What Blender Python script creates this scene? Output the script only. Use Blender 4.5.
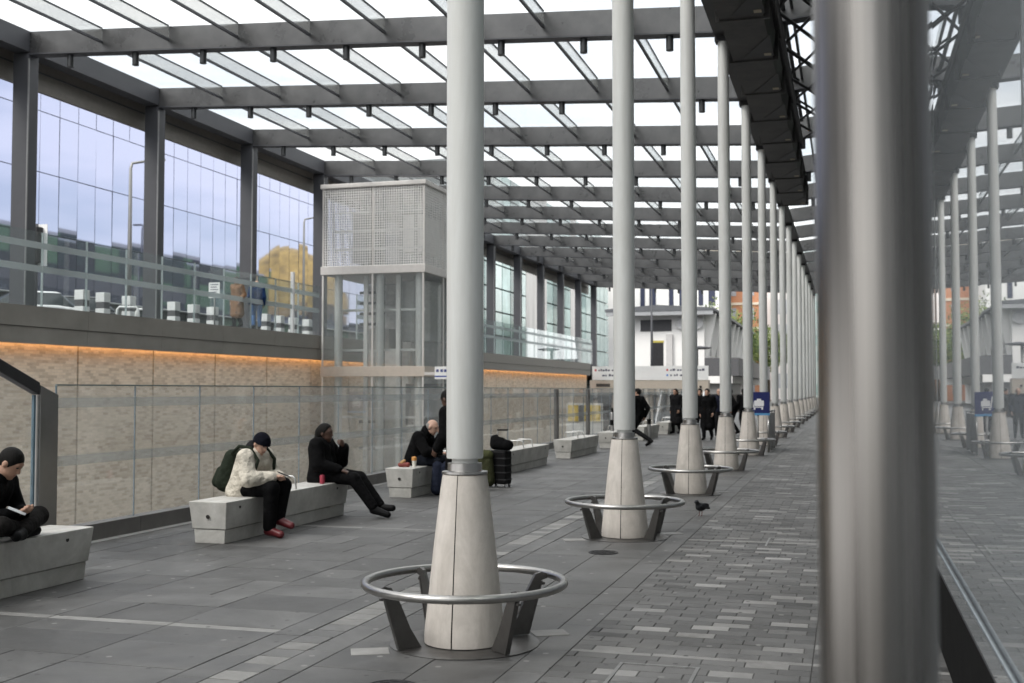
import bpy, bmesh, math, random
import numpy as np
from mathutils import Vector, Matrix
random.seed(7); rng = np.random.default_rng(7)
R = math.radians
for o in list(bpy.data.objects): bpy.data.objects.remove(o)
SC = bpy.context.scene
COL = SC.collection
# ------------------------------------------------------------------ camera
cam_d = bpy.data.cameras.new('camera'); cam = bpy.data.objects.new('camera', cam_d); COL.objects.link(cam)
SC.camera = cam
cam.location = (0, 0, 1.65)
cam.rotation_euler = (R(90 + 2.42), 0, R(16.24))
cam_d.sensor_width = 36; cam_d.lens = 1150 * 36 / 1024
cam_d.clip_start = 0.05; cam_d.clip_end = 4000
cam_d.dof.use_dof = True; cam_d.dof.focus_distance = 9.5; cam_d.dof.aperture_fstop = 3.2
# ------------------------------------------------------------------ world, sun, exposure
SUN_EL, SUN_AZ = 46, 218      # degrees; azimuth clockwise from +Y
W = bpy.data.worlds.new('World'); SC.world = W; W.use_nodes = True
nt = W.node_tree; nt.nodes.clear()
def wn(t): return nt.nodes.new(t)
sky = wn('ShaderNodeTexSky'); sky.sky_type = 'NISHITA'; sky.sun_disc = False
sky.sun_elevation = R(SUN_EL); sky.sun_rotation = R(SUN_AZ); sky.air_density = 1.2; sky.dust_density = 2.0
tc = wn('ShaderNodeTexCoord'); mp = wn('ShaderNodeMapping'); mp.inputs['Scale'].default_value = (1, 1, 5.5)
nz = wn('ShaderNodeTexNoise'); nz.inputs['Scale'].default_value = 2.6; nz.inputs['Detail'].default_value = 6; nz.inputs['Roughness'].default_value = .55
rp = wn('ShaderNodeValToRGB'); rp.color_ramp.elements[0].position = .36; rp.color_ramp.elements[0].color = (.52, .52, .52, 1)
rp.color_ramp.elements[1].position = .54; rp.color_ramp.elements[1].color = (1, 1, 1, 1)
mx = wn('ShaderNodeMix'); mx.data_type = 'RGBA'; mx.inputs['B'].default_value = (9.6, 9.6, 9.6, 1)
bg = wn('ShaderNodeBackground'); bg.inputs['Strength'].default_value = .12
wo = wn('ShaderNodeOutputWorld')
L = nt.links.new
L(tc.outputs['Generated'], mp.inputs['Vector']); L(mp.outputs['Vector'], nz.inputs['Vector']); L(nz.outputs['Fac'], rp.inputs['Fac'])
L(rp.outputs['Color'], mx.inputs['Factor']); L(sky.outputs['Color'], mx.inputs['A']); L(mx.outputs['Result'], bg.inputs['Color']); L(bg.outputs['Background'], wo.inputs['Surface'])
sun_d = bpy.data.lights.new('sun', 'SUN'); sun_d.energy = 1.4; sun_d.angle = R(25); sun_d.color = (1, .96, .9)
sun = bpy.data.objects.new('sun', sun_d); COL.objects.link(sun)
sd = Vector((math.sin(R(SUN_AZ)) * math.cos(R(SUN_EL)), math.cos(R(SUN_AZ)) * math.cos(R(SUN_EL)), math.sin(R(SUN_EL))))
sun.rotation_euler = (-sd).to_track_quat('-Z', 'Y').to_euler()
SC.view_settings.view_transform = 'Standard'; SC.view_settings.look = 'None'; SC.view_settings.gamma = 1
SC.view_settings.use_curve_mapping = False
SC.view_settings.exposure = 1.05
SC.render.engine = 'CYCLES'
SC.cycles.max_bounces = 10; SC.cycles.transparent_max_bounces = 24

# ------------------------------------------------------------------ materials
MATS = {}
def pm(name, col, rough=.6, metal=0., var=.12, scale=6., bump=0., bscale=60., ior=1.5, spec=None, obj=False, stretch=None, emit=None, rvar=.0, bdist=.02):
    """principled material with noise mottling in world (or object) space"""
    if name in MATS: return MATS[name]
    m = bpy.data.materials.new(name); m.use_nodes = True; t = m.node_tree; n = t.nodes; b = n['Principled BSDF']
    l = t.links.new
    b.inputs['Roughness'].default_value = rough; b.inputs['Metallic'].default_value = metal; b.inputs['IOR'].default_value = ior
    if spec is not None: b.inputs['Specular IOR Level'].default_value = spec
    if obj: src = n.new('ShaderNodeTexCoord').outputs['Object']
    else: src = n.new('ShaderNodeNewGeometry').outputs['Position']
    if stretch:
        mpn = n.new('ShaderNodeMapping'); mpn.inputs['Scale'].default_value = stretch; l(src, mpn.inputs['Vector']); src = mpn.outputs['Vector']
    nz = n.new('ShaderNodeTexNoise'); nz.inputs['Scale'].default_value = scale; nz.inputs['Detail'].default_value = 6; nz.inputs['Roughness'].default_value = .65
    l(src, nz.inputs['Vector'])
    rp = n.new('ShaderNodeValToRGB')
    rp.color_ramp.elements[0].position = .3; rp.color_ramp.elements[1].position = .7
    rp.color_ramp.elements[0].color = tuple(c * (1 - var) for c in col) + (1,)
    rp.color_ramp.elements[1].color = tuple(min(1, c * (1 + var)) for c in col) + (1,)
    l(nz.outputs['Fac'], rp.inputs['Fac']); l(rp.outputs['Color'], b.inputs['Base Color'])
    if rvar:
        mr = n.new('ShaderNodeMapRange'); mr.inputs['To Min'].default_value = rough - rvar; mr.inputs['To Max'].default_value = rough + rvar
        mr.inputs['From Min'].default_value = .3; mr.inputs['From Max'].default_value = .7
        l(nz.outputs['Fac'], mr.inputs['Value']); l(mr.outputs['Result'], b.inputs['Roughness'])
    if bump:
        n2 = n.new('ShaderNodeTexNoise'); n2.inputs['Scale'].default_value = bscale; n2.inputs['Detail'].default_value = 4; l(src, n2.inputs['Vector'])
        bp = n.new('ShaderNodeBump'); bp.inputs['Strength'].default_value = bump; bp.inputs['Distance'].default_value = bdist
        l(n2.outputs['Fac'], bp.inputs['Height']); l(bp.outputs['Normal'], b.inputs['Normal'])
    if emit:
        b.inputs['Emission Color'].default_value = emit[0] + (1,); b.inputs['Emission Strength'].default_value = emit[1]
    MATS[name] = m; return m
def wear(m, s1=.55, lo=.68, hi=1.22, gum=.0, streak=None):
    """large uneven staining, optional chewing-gum spots, in world space"""
    t = m.node_tree; n = t.nodes; l = t.links.new; b = n['Principled BSDF']; src = b.inputs['Base Color'].links[0].from_socket
    pos = n.new('ShaderNodeNewGeometry').outputs['Position']; v = pos
    if streak:
        mpn = n.new('ShaderNodeMapping'); mpn.inputs['Scale'].default_value = streak; l(pos, mpn.inputs['Vector']); v = mpn.outputs['Vector']
    nz = n.new('ShaderNodeTexNoise'); nz.inputs['Scale'].default_value = s1; nz.inputs['Detail'].default_value = 9; nz.inputs['Roughness'].default_value = .72; nz.inputs['Distortion'].default_value = .6; l(v, nz.inputs['Vector'])
    rp = n.new('ShaderNodeValToRGB'); rp.color_ramp.elements[0].position = .36; rp.color_ramp.elements[1].position = .64
    rp.color_ramp.elements[0].color = (lo, lo*.99, lo*.97, 1); rp.color_ramp.elements[1].color = (hi, hi, hi, 1); l(nz.outputs['Fac'], rp.inputs['Fac'])
    mu = n.new('ShaderNodeMix'); mu.data_type = 'RGBA'; mu.blend_type = 'MULTIPLY'; mu.inputs['Factor'].default_value = 1; l(src, mu.inputs['A']); l(rp.outputs['Color'], mu.inputs['B']); out = mu.outputs['Result']
    if gum:
        for sc_, th, colr in ((2.3, .045, (gum, gum*.98, gum*.94)), (3.1, .05, (.03, .029, .028))):
            vo = n.new('ShaderNodeTexVoronoi'); vo.voronoi_dimensions = '2D'; vo.inputs['Scale'].default_value = sc_; vo.inputs['Randomness'].default_value = 1; l(pos, vo.inputs['Vector'])
            lt = n.new('ShaderNodeMath'); lt.operation = 'LESS_THAN'; lt.inputs[1].default_value = th; l(vo.outputs['Distance'], lt.inputs[0])
            sp = n.new('ShaderNodeSeparateColor'); l(vo.outputs['Color'], sp.inputs['Color']); g2 = n.new('ShaderNodeMath'); g2.operation = 'GREATER_THAN'; g2.inputs[1].default_value = .55; l(sp.outputs['Red'], g2.inputs[0])
            mm = n.new('ShaderNodeMath'); mm.operation = 'MULTIPLY'; l(lt.outputs['Value'], mm.inputs[0]); l(g2.outputs['Value'], mm.inputs[1])
            fm_ = n.new('ShaderNodeMath'); fm_.operation = 'MULTIPLY'; fm_.inputs[1].default_value = .8; l(mm.outputs['Value'], fm_.inputs[0])
            mx_ = n.new('ShaderNodeMix'); mx_.data_type = 'RGBA'; mx_.inputs['B'].default_value = colr + (1,); l(fm_.outputs['Value'], mx_.inputs['Factor']); l(out, mx_.inputs['A']); out = mx_.outputs['Result']
    l(out, b.inputs['Base Color']); return m
def glassm(name, tint, fac0, fac1, milk=0., milkcol=(.8, .85, .85), rough=0.):
    """thin sheet glass: transparent body, mirror reflection rising at grazing angles, optional milky film, on the balustrade a painted reflection haze"""
    if name in MATS: return MATS[name]
    m = bpy.data.materials.new(name); m.use_nodes = True; t = m.node_tree; n = t.nodes; n.clear(); l = t.links.new
    out = n.new('ShaderNodeOutputMaterial'); tr = n.new('ShaderNodeBsdfTransparent'); tr.inputs['Color'].default_value = tint + (1,)
    gl = n.new('ShaderNodeBsdfGlossy'); gl.inputs['Roughness'].default_value = rough; gl.inputs['Color'].default_value = (.95, .98, 1, 1)
    lw = n.new('ShaderNodeLayerWeight'); lw.inputs['Blend'].default_value = .5
    pw = n.new('ShaderNodeMath'); pw.operation = 'POWER'; pw.inputs[1].default_value = 4; l(lw.outputs['Facing'], pw.inputs[0])
    mr = n.new('ShaderNodeMapRange'); mr.inputs['To Min'].default_value = fac0; mr.inputs['To Max'].default_value = fac1
    l(pw.outputs['Value'], mr.inputs['Value'])
    mix = n.new('ShaderNodeMixShader'); l(mr.outputs['Result'], mix.inputs['Fac']); l(tr.outputs['BSDF'], mix.inputs[1]); l(gl.outputs['BSDF'], mix.inputs[2])
    last = mix.outputs['Shader']
    if milk:
        df = n.new('ShaderNodeBsdfDiffuse'); df.inputs['Color'].default_value = milkcol + (1,)
        tl = n.new('ShaderNodeBsdfTranslucent'); tl.inputs['Color'].default_value = milkcol + (1,)
        ad = n.new('ShaderNodeMixShader'); ad.inputs['Fac'].default_value = .5; l(df.outputs['BSDF'], ad.inputs[1]); l(tl.outputs['BSDF'], ad.inputs[2])
        m2 = n.new('ShaderNodeMixShader'); m2.inputs['Fac'].default_value = milk; l(last, m2.inputs[1]); l(ad.outputs['Shader'], m2.inputs[2]); last = m2.outputs['Shader']
    l(last, out.inputs['Surface']); MATS[name] = m; return m
def screen_mat(name, col, cell, hole):
    """punched metal sheet: square holes too small to model one by one"""
    m = pm(name, col, .45, .3, var=.06); t = m.node_tree; n = t.nodes; l = t.links.new; b = n['Principled BSDF']
    g = n.new('ShaderNodeNewGeometry'); sp = n.new('ShaderNodeSeparateXYZ'); l(g.outputs['Position'], sp.inputs['Vector'])
    ax = n.new('ShaderNodeMath'); ax.operation = 'ADD'; l(sp.outputs['X'], ax.inputs[0]); l(sp.outputs['Y'], ax.inputs[1])
    res = []
    for s in (ax.outputs['Value'], sp.outputs['Z']):
        d = n.new('ShaderNodeMath'); d.operation = 'DIVIDE'; d.inputs[1].default_value = cell; l(s, d.inputs[0])
        f = n.new('ShaderNodeMath'); f.operation = 'FRACT'; l(d.outputs['Value'], f.inputs[0])
        c = n.new('ShaderNodeMath'); c.operation = 'LESS_THAN'; c.inputs[1].default_value = hole; l(f.outputs['Value'], c.inputs[0]); res.append(c.outputs['Value'])
    mu = n.new('ShaderNodeMath'); mu.operation = 'MULTIPLY'; l(res[0], mu.inputs[0]); l(res[1], mu.inputs[1])
    iv = n.new('ShaderNodeMath'); iv.operation = 'SUBTRACT'; iv.inputs[0].default_value = 1; l(mu.outputs['Value'], iv.inputs[1])
    l(iv.outputs['Value'], b.inputs['Alpha']); return m
def brick_mat(name, c1, c2, mortar, bw=.225, rh=.075, axis='y'):
    if name in MATS: return MATS[name]
    m = bpy.data.materials.new(name); m.use_nodes = True; t = m.node_tree; n = t.nodes; b = n['Principled BSDF']; l = t.links.new
    g = n.new('ShaderNodeNewGeometry'); sp = n.new('ShaderNodeSeparateXYZ'); l(g.outputs['Position'], sp.inputs['Vector'])
    cb = n.new('ShaderNodeCombineXYZ'); l(sp.outputs['Y' if axis == 'y' else 'X'], cb.inputs['X']); l(sp.outputs['Z'], cb.inputs['Y'])
    br = n.new('ShaderNodeTexBrick'); br.inputs['Scale'].default_value = 1; br.inputs['Brick Width'].default_value = bw; br.inputs['Row Height'].default_value = rh
    br.inputs['Mortar Size'].default_value = .007; br.inputs['Color1'].default_value = c1 + (1,); br.inputs['Color2'].default_value = c2 + (1,); br.inputs['Mortar'].default_value = mortar + (1,)
    br.inputs['Bias'].default_value = -.4
    l(cb.outputs['Vector'], br.inputs['Vector'])
    nz = n.new('ShaderNodeTexNoise'); nz.inputs['Scale'].default_value = 1.6; nz.inputs['Detail'].default_value = 9; nz.inputs['Roughness'].default_value = .85
    mpb = n.new('ShaderNodeMapping'); mpb.inputs['Scale'].default_value = (1, 1, 2.6); l(g.outputs['Position'], mpb.inputs['Vector']); l(mpb.outputs['Vector'], nz.inputs['Vector'])
    rp = n.new('ShaderNodeValToRGB'); rp.color_ramp.elements[0].position = .33; rp.color_ramp.elements[0].color = (.62, .58, .54, 1); rp.color_ramp.elements[1].position = .55; rp.color_ramp.elements[1].color = (1.1, 1.08, 1.05, 1)
    l(nz.outputs['Fac'], rp.inputs['Fac'])
    mu = n.new('ShaderNodeMix'); mu.data_type = 'RGBA'; mu.blend_type = 'MULTIPLY'; mu.inputs['Factor'].default_value = .45
    l(br.outputs['Color'], mu.inputs['A']); l(rp.outputs['Color'], mu.inputs['B']); l(mu.outputs['Result'], b.inputs['Base Color'])
    b.inputs['Roughness'].default_value = .85
    bp = n.new('ShaderNodeBump'); bp.inputs['Strength'].default_value = .5; bp.inputs['Distance'].default_value = .01; bp.invert = True
    l(br.outputs['Fac'], bp.inputs['Height']); l(bp.outputs['Normal'], b.inputs['Normal'])
    MATS[name] = m; return m

# ------------------------------------------------------------------ mesh helpers
class MB:
    def __init__(s): s.v = []; s.f = []; s.m = []; s.mi = 0
    def _a(s, vs, fs):
        o = len(s.v); s.v += [tuple(v) for v in vs]; s.f += [tuple(i + o for i in f) for f in fs]; s.m += [s.mi] * len(fs); return s
    def box(s, x0, x1, y0, y1, z0, z1):
        return s._a([(x0,y0,z0),(x1,y0,z0),(x1,y1,z0),(x0,y1,z0),(x0,y0,z1),(x1,y0,z1),(x1,y1,z1),(x0,y1,z1)],
                    [(0,3,2,1),(4,5,6,7),(0,1,5,4),(1,2,6,5),(2,3,7,6),(3,0,4,7)])
    def hexa(s, bot, top):
        """bot/top: four points each, counter-clockwise seen from above"""
        return s._a(list(bot) + list(top), [(0,3,2,1),(4,5,6,7),(0,1,5,4),(1,2,6,5),(2,3,7,6),(3,0,4,7)])
    def slab(s, x0, x1, y0, y1, zt, h=.03, c=.002):
        return s._a([(x0,y0,zt-h),(x1,y0,zt-h),(x1,y1,zt-h),(x0,y1,zt-h),(x0+c*.0,y0,zt-c),(x1,y0,zt-c),(x1,y1,zt-c),(x0,y1,zt-c),
                     (x0+c,y0+c,zt),(x1-c,y0+c,zt),(x1-c,y1-c,zt),(x0+c,y1-c,zt)],
                    [(0,1,5,4),(1,2,6,5),(2,3,7,6),(3,0,4,7),(4,5,9,8),(5,6,10,9),(6,7,11,10),(7,4,8,11),(8,9,10,11)])
    def quad(s, *p): return s._a(p, [tuple(range(len(p)))])
    def prism(s, poly, fn, d0, d1):
        """poly of 2-D points, fn(a,b,d)->xyz"""
        n = len(poly); vs = [fn(a, b, d0) for a, b in poly] + [fn(a, b, d1) for a, b in poly]
        return s._a(vs, [tuple(range(n))[::-1], tuple(range(n, 2*n))] + [(i, (i+1) % n, (i+1) % n + n, i + n) for i in range(n)])
    def lathe(s, prof, n=24, c=(0,0,0), a0=0., a1=2*math.pi, caps=False):
        full = abs(a1 - a0 - 2*math.pi) < 1e-6; na = n if full else n + 1
        vs = []
        for i in range(na):
            a = a0 + (a1 - a0) * i / n
            for r, z in prof: vs.append((c[0] + r*math.cos(a), c[1] + r*math.sin(a), c[2] + z))
        k = len(prof); fs = []
        for i in range(n):
            j = (i + 1) % na
            for q in range(k - 1): fs.append((i*k+q, j*k+q, j*k+q+1, i*k+q+1))
        if full:
            if prof[-1][0] > 1e-4: fs.append(tuple(i*k+k-1 for i in range(na)))
            if prof[0][0] > 1e-4: fs.append(tuple(i*k for i in range(na))[::-1])
        return s._a(vs, fs)
    def tube(s, pts, r, n=8, closed=False):
        pts = [Vector(p) for p in pts]; N = len(pts); rs = r if isinstance(r, (list, tuple)) else [r]*N
        vs = []; prev = None
        for i, p in enumerate(pts):
            t = (pts[(i+1) % N] - pts[i-1]) if closed else (pts[min(i+1, N-1)] - pts[max(i-1, 0)])
            t.normalize()
            if prev is None: u = t.orthogonal().normalized()
            else: u = (prev - t * prev.dot(t)).normalized()
            prev = u; w = t.cross(u)
            for j in range(n):
                a = 2*math.pi*j/n; vs.append(p + (u*math.cos(a) + w*math.sin(a)) * rs[i])
        fs = []
        for i in range(N if closed else N-1):
            i2 = (i+1) % N
            for j in range(n): fs.append((i*n+j, i*n+(j+1) % n, i2*n+(j+1) % n, i2*n+j))
        if not closed: fs += [tuple(range(n))[::-1], tuple(range((N-1)*n, N*n))]
        return s._a(vs, fs)
    def mesh(s, name, mats, smooth=False):
        me = bpy.data.meshes.new(name); me.from_pydata(s.v, [], s.f)
        for m in (mats if isinstance(mats, (list, tuple)) else [mats]): me.materials.append(m)
        if any(s.m): me.polygons.foreach_set('material_index', s.m)
        if smooth: me.shade_smooth()
        me.update(); return me
    def build(s, name, mats, parent=None, smooth=False, bevel=0., auto=None, loc=None):
        me = s.mesh(name, mats, smooth or auto is not None)
        if auto is not None: me.set_sharp_from_angle(angle=R(auto))
        return link(name, me, parent, loc, bevel)
def link(name, me, parent=None, loc=None, bevel=0.):
    o = bpy.data.objects.new(name, me); COL.objects.link(o)
    if parent is not None: o.parent = parent
    if loc is not None: o.location = loc
    if bevel:
        b = o.modifiers.new('bevel', 'BEVEL'); b.width = bevel; b.segments = 2; b.limit_method = 'ANGLE'; b.angle_limit = R(40)
    return o
def tag(o, label=None, cat=None, group=None, kind=None):
    if label: o['label'] = label
    if cat: o['category'] = cat
    if group: o['group'] = group
    if kind: o['kind'] = kind
    return o
def thing(name, label, cat, loc=(0,0,0), rz=0., group=None):
    o = bpy.data.objects.new(name, None); COL.objects.link(o); o.empty_display_size = .2
    o.location = loc; o.rotation_euler = (0, 0, rz)
    return tag(o, label, cat, group)
def copy_tree(o, parent=None):
    c = o.copy(); COL.objects.link(c); c.parent = parent
    for ch in list(o.children): copy_tree(ch, c)
    return c
ORD = ['nearest', 'second', 'third', 'fourth', 'fifth', 'sixth', 'seventh', 'eighth', 'ninth', 'tenth', 'eleventh', 'twelfth', 'thirteenth', 'fourteenth', 'fifteenth', 'sixteenth', 'seventeenth', 'eighteenth', 'nineteenth', 'twentieth']

# layout constants (metres): camera at X=0,Y=0; colonnade runs along +Y
XC, Y0, SP = -2.42, 7.2, 5.65          # column row
XP = -19.8                             # dark posts of the upper terrace
XB = -8.05                             # lower balustrade
XW = -19.3                             # brick retaining wall / deck edge
XG = .53                               # glass wall on the right
DECK = 3.6
def beam_z(x): return 9.17 - .0556 * (x + 2.86) if x <= XC else 9.17 - .0556 * (XC + 2.86) + .10 * (x - XC)
# palette
steel = pm('brushed_steel', (.42, .41, .40), .32, 1., var=.1, scale=3, stretch=(30, 30, 1.), rvar=.06)
ringsteel = pm('ring_steel', (.40, .39, .375), .3, 1., var=.08, scale=20)
legsteel = pm('leg_steel', (.15, .145, .14), .45, .9, var=.15, scale=8)
darkpost = pm('dark_post_paint', (.058, .060, .068), .55, 0, var=.08, scale=1.5)
beampaint = pm('beam_paint', (.10, .10, .101), .32, .5, var=.25, scale=1.2, rvar=.08)
blackmetal = pm('black_metal', (.018, .018, .02), .55, .2, var=.3, scale=4)
polepaint = pm('column_paint', (.62, .63, .62), .42, 0, var=.035, scale=1.2, stretch=(3, 3, .5))
stone = pm('cone_stone', (.55, .51, .47), .7, 0, var=.09, scale=5, bump=.06, bscale=90)
concrete = pm('bench_concrete', (.50, .49, .465), .75, 0, var=.14, scale=4, bump=.08, bscale=70)
wear(polepaint, 2.2, .90, 1.04, streak=(2.5, 2.5, .25)); wear(stone, 2.5, .80, 1.08, streak=(2, 2, .6)); wear(concrete, 1.6, .80, 1.10)
seam_dark = pm('seam_dark', (.03, .028, .026), .9)
black_plastic = pm('black_plastic', (.007, .007, .0075), .55, obj=True, spec=.1)
white_paint = pm('white_paint', (.78, .78, .77), .6, var=.05)
# ================================================================== GROUND
def sheet(name, rects, mat, z, extra=None):
    b = MB()
    for x0, x1, y0, y1 in rects: b.quad((x0,y0,z),(x1,y0,z),(x1,y1,z),(x0,y1,z))
    return tag(b.build(name, mat), kind='structure')
asphalt = pm('asphalt', (.055, .055, .057), .85, var=.2, scale=3, bump=.1)
bedding = pm('joint_bedding', (.075, .073, .07), .95, var=.2, scale=8)
flag = pm('plain_flagstone', (.085, .084, .083), .55, var=.2, scale=1.5)
sheet('ground', [(XG + .35, 1500, -600, 95), (-1500, 1500, 95, 3000), (XB, XG + .35, -600, -20)], flag, -.03)
sheet('lower_floor', [(XW, XB, -20, 95)], pm('lower_floor_tile', (.30, .30, .31), .35, var=.15, scale=1), -4.2)
b = MB(); b.box(-1500, XW - .02, -600, 400, DECK - .6, DECK - .02); tag(b.build('upper_road', asphalt), kind='structure')
b = MB(); b.box(XW - .03, XW - .02 + .0, -20, 95, -4.2, DECK - .62)
# slab tones
tones = [pm('slab_tone_%d' % i, (c, c * .99, c * .975), .56, 0, var=.34, scale=2.6, bump=.10, bscale=140, rvar=.10) for i, c in enumerate((.064, .077, .088, .100, .072))]
pale = [pm('pale_sett_%d' % i, (c, c * .985, c * .955), .6, 0, var=.14, scale=5, bump=.1, bscale=140) for i, c in enumerate((.23, .185))]
settm = [pm('sett_tone_%d' % i, (c, c * .99, c * .97), .62, 0, var=.2, scale=5, bump=.12, bscale=140, rvar=.08) for i, c in enumerate((.070, .085, .098, .112, .050))]
for m_ in tones: wear(m_, .5, .62, 1.34, gum=.23)
for m_ in settm + pale: wear(m_, .6, .74, 1.25, gum=.2)
wear(flag, .5, .7, 1.25)
ALLM = tones + pale + settm     # index 0-4 slabs, 5-6 pale, 7-11 setts
def pave(parent_name, piece_name, pieces, base_rect):
    base = sheet(parent_name, [base_rect], bedding, -.005)
    pieces.sort(key=lambda p: ((p[0]+p[1])/2)**2 + ((p[2]+p[3])/2)**2)
    cache = {}; vis = []; rest = []
    for p in pieces:
        x, y = (p[0]+p[1])/2, (p[2]+p[3])/2
        zc = y*.96 - x*.28; xc = x*.96 + y*.28
        inside = zc > 6.2 and -530 < 1150*xc/zc < 330
        (vis if inside and len(vis) < 300 else rest).append(p)
    for (x0, x1, y0, y1, mi) in vis:
        w, d = round(x1-x0, 3), round(y1-y0, 3); key = (w, d, mi)
        if key not in cache: cache[key] = MB().slab(-w/2, w/2, -d/2, d/2, 0).mesh(piece_name, ALLM[mi])
        o = link(piece_name, cache[key], base, ((x0+x1)/2, (y0+y1)/2, rng.uniform(-.0015, .0015)))
        o.rotation_euler = (rng.normal(0, .0012), rng.normal(0, .0012), 0)
    r = MB()
    for (x0, x1, y0, y1, mi) in rest: r.mi = mi; r.slab(x0, x1, y0, y1, rng.uniform(-.0015, .0015))
    tag(r.build(piece_name + '_field', ALLM, base), kind='stuff')
    return base
J = .007
YS, YE = 3.4, 62.
crosses = [Y0 + SP*k for k in range(0, 16)]
def rows(x0, x1, lens, mats, y0=YS, y1=YE, wts=None, cross=True, xsplit=None):
    out = []; y = y0 + random.random()*.3; marks = [c for c in crosses if c > y0] if cross else []
    while y < y1:
        d = random.choice(lens)
        nxt = next((c for c in marks if c - .05 > y - 1e-6), None)
        if nxt is not None and y + d > nxt - .05:
            d = nxt - .05 - y
            if d > .06:
                mi = random.choice(mats); out.append((x0+J/2, x1-J/2, y+J/2, y+d-J/2, mi))
            out.append((x0+J/2, x1-J/2, nxt-.05+J/2, nxt+.05-J/2, random.choice((5, 6, 6))))
            y = nxt + .05; marks = [c for c in marks if c > y]; continue
        if xsplit and random.random() < xsplit:
            xm = x0 + (x1-x0)*random.choice((.35, .5, .65))
            for a, c in ((x0, xm), (xm, x1)): out.append((a+J/2, c-J/2, y+J/2, y+d-J/2, random.choice(mats)))
        else: out.append((x0+J/2, x1-J/2, y+J/2, y+d-J/2, random.choice(mats)))
        y += d
    return out
S = []
for a, c in ((XB+.22, -7.4), (-7.4, -6.5), (-6.5, -5.6), (-5.6, -4.61), (-4.61, -3.76)):
    S += rows(a, c, (.45, .6, .6, .75), (0, 1, 1, 2, 2, 3, 4), xsplit=.45)
S += rows(-3.76, -3.545, (.6, .75, .9), (1, 2, 4), cross=False)
J = .014; S += rows(-3.545, -3.31, (.2,), (5, 6, 6, 3, 2, 6), cross=False); J = .007
S += rows(-3.31, -3.10, (.5, .7), (1, 2, 3), cross=False)
for a, c in ((-3.10, -2.45), (-2.45, -1.94)): S += rows(a, c, (.6, .75, .9), (0, 1, 2, 4), cross=False)
S += rows(-1.94, -1.71, (.6, .8), (2, 3, 1), cross=False)
S = [p for p in S if not (any(abs((p[2]+p[3])/2 - c) < .12 for c in crosses) and -3.1 < (p[0]+p[1])/2 < -2.0 and False)]
for x0, x1, y0, y1 in ((-3.1, -2.45, 60, 62),): pass
base_ = pave('plaza_paving', 'paving_slab', S, (XB, -1.71, -20, 95))
corner_me = MB().slab(-.12, .12, -.09, .09, .006, .01, .003).mesh('paving_slab', pale[0])
for k in range(6):
    for a_ in (220, 44): link('paving_slab', corner_me, base_, (XC + .64*math.cos(R(a_)), Y0 + SP*k + .64*math.sin(R(a_)), .0)).rotation_euler = (0, 0, R(a_ - 220 + 25))
Q = []
y = YS; row = 0
while y < 50:
    near = any(abs(y + .07 - c) < .07 for c in crosses)
    for (xa, xe) in ((-1.71, -.22), (-.22, XG + .34)):
        x = xa - (.13 if row % 2 else 0) - (random.choice((0, .07)) if row % 3 == 0 else 0)
        while x < xe - .01:
            w = .26 if not near else .52
            a, c = max(x, xa), min(x + w, xe)
            if c - a > .05:
                rr = random.random()
                mi = random.choice((5, 6, 6)) if near else (5 if rr < .035 else 6 if rr < .095 else 11 if rr < .17 else random.choice((7, 8, 8, 9, 9, 10)))
                d = .065 if near else .135
                Q.append((a+J/2, c-J/2, y+J/2, y+d-J/2, mi))
            x += w
    y += .065 if near else .135; row += 1
pave('sett_paving', 'paving_sett', Q, (-1.71, XG + .35, -20, 95))
# far paving (pieces too small to tell apart)
b = MB(); b.box(XB+.22, -1.71, YE+.3, 95, -.009, -.002)
tag(b.build('far_slab_paving', flag), kind='structure')
b = MB(); b.box(-1.709, XG+.34, 50.2, 95, -.009, -.002)
tag(b.build('far_sett_paving', pm('far_setts', (.095, .094, .092), .6, var=.3, scale=4, stretch=(1, 3, 1))), kind='structure')
# iron covers
iron = pm('cast_iron', (.03, .03, .032), .5, .5, var=.3, scale=30, bump=.4, bscale=80)
def cover(x, y, r, label):
    t = thing('drain_cover', label, 'drain cover', (x, y, .001))
    MB().lathe([(r, 0), (r, .006), (r-.012, .007), (r-.013, .004), (.001, .004)], 28).build('lid', iron, t, auto=40)
    g = MB()
    for i in range(-3, 4): g.box(-math.sqrt(max(0, (r*.8)**2 - (i*r*.24)**2)), math.sqrt(max(0, (r*.8)**2 - (i*r*.24)**2)), i*r*.24-.006, i*r*.24+.006, .004, .008)
    g.build('grate_bar', iron, t)
cover(-2.40, 11.55, .15, 'round dark iron drain cover in front of the second nearest column')
cover(-2.45, 6.02, .15, 'round dark iron drain cover at the bottom edge before the nearest column')
galv = pm('galvanised', (.22, .22, .215), .5, .6, var=.15, scale=20)
def access(x0, x1, y0, y1, label):
    t = thing('access_cover', label, 'access cover', ((x0+x1)/2, (y0+y1)/2, 0))
    w, d = (x1-x0)/2, (y1-y0)/2
    for a in ((-w, -w+.022, -d, d), (w-.022, w, -d, d), (-w+.0225, w-.0225, -d, -d+.022), (-w+.0225, w-.0225, d-.022, d)):
        MB().box(a[0], a[1], a[2], a[3], -.008, .004).build('frame_bar', galv, t)
access(-1.34, -.86, 6.15, 6.95, 'recessed paver access cover with thin steel edging in the small setts, near bottom')
access(-.86, -.30, 12.5, 13.2, 'thin steel edged access cover in the setts beyond the nearer one')

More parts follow.
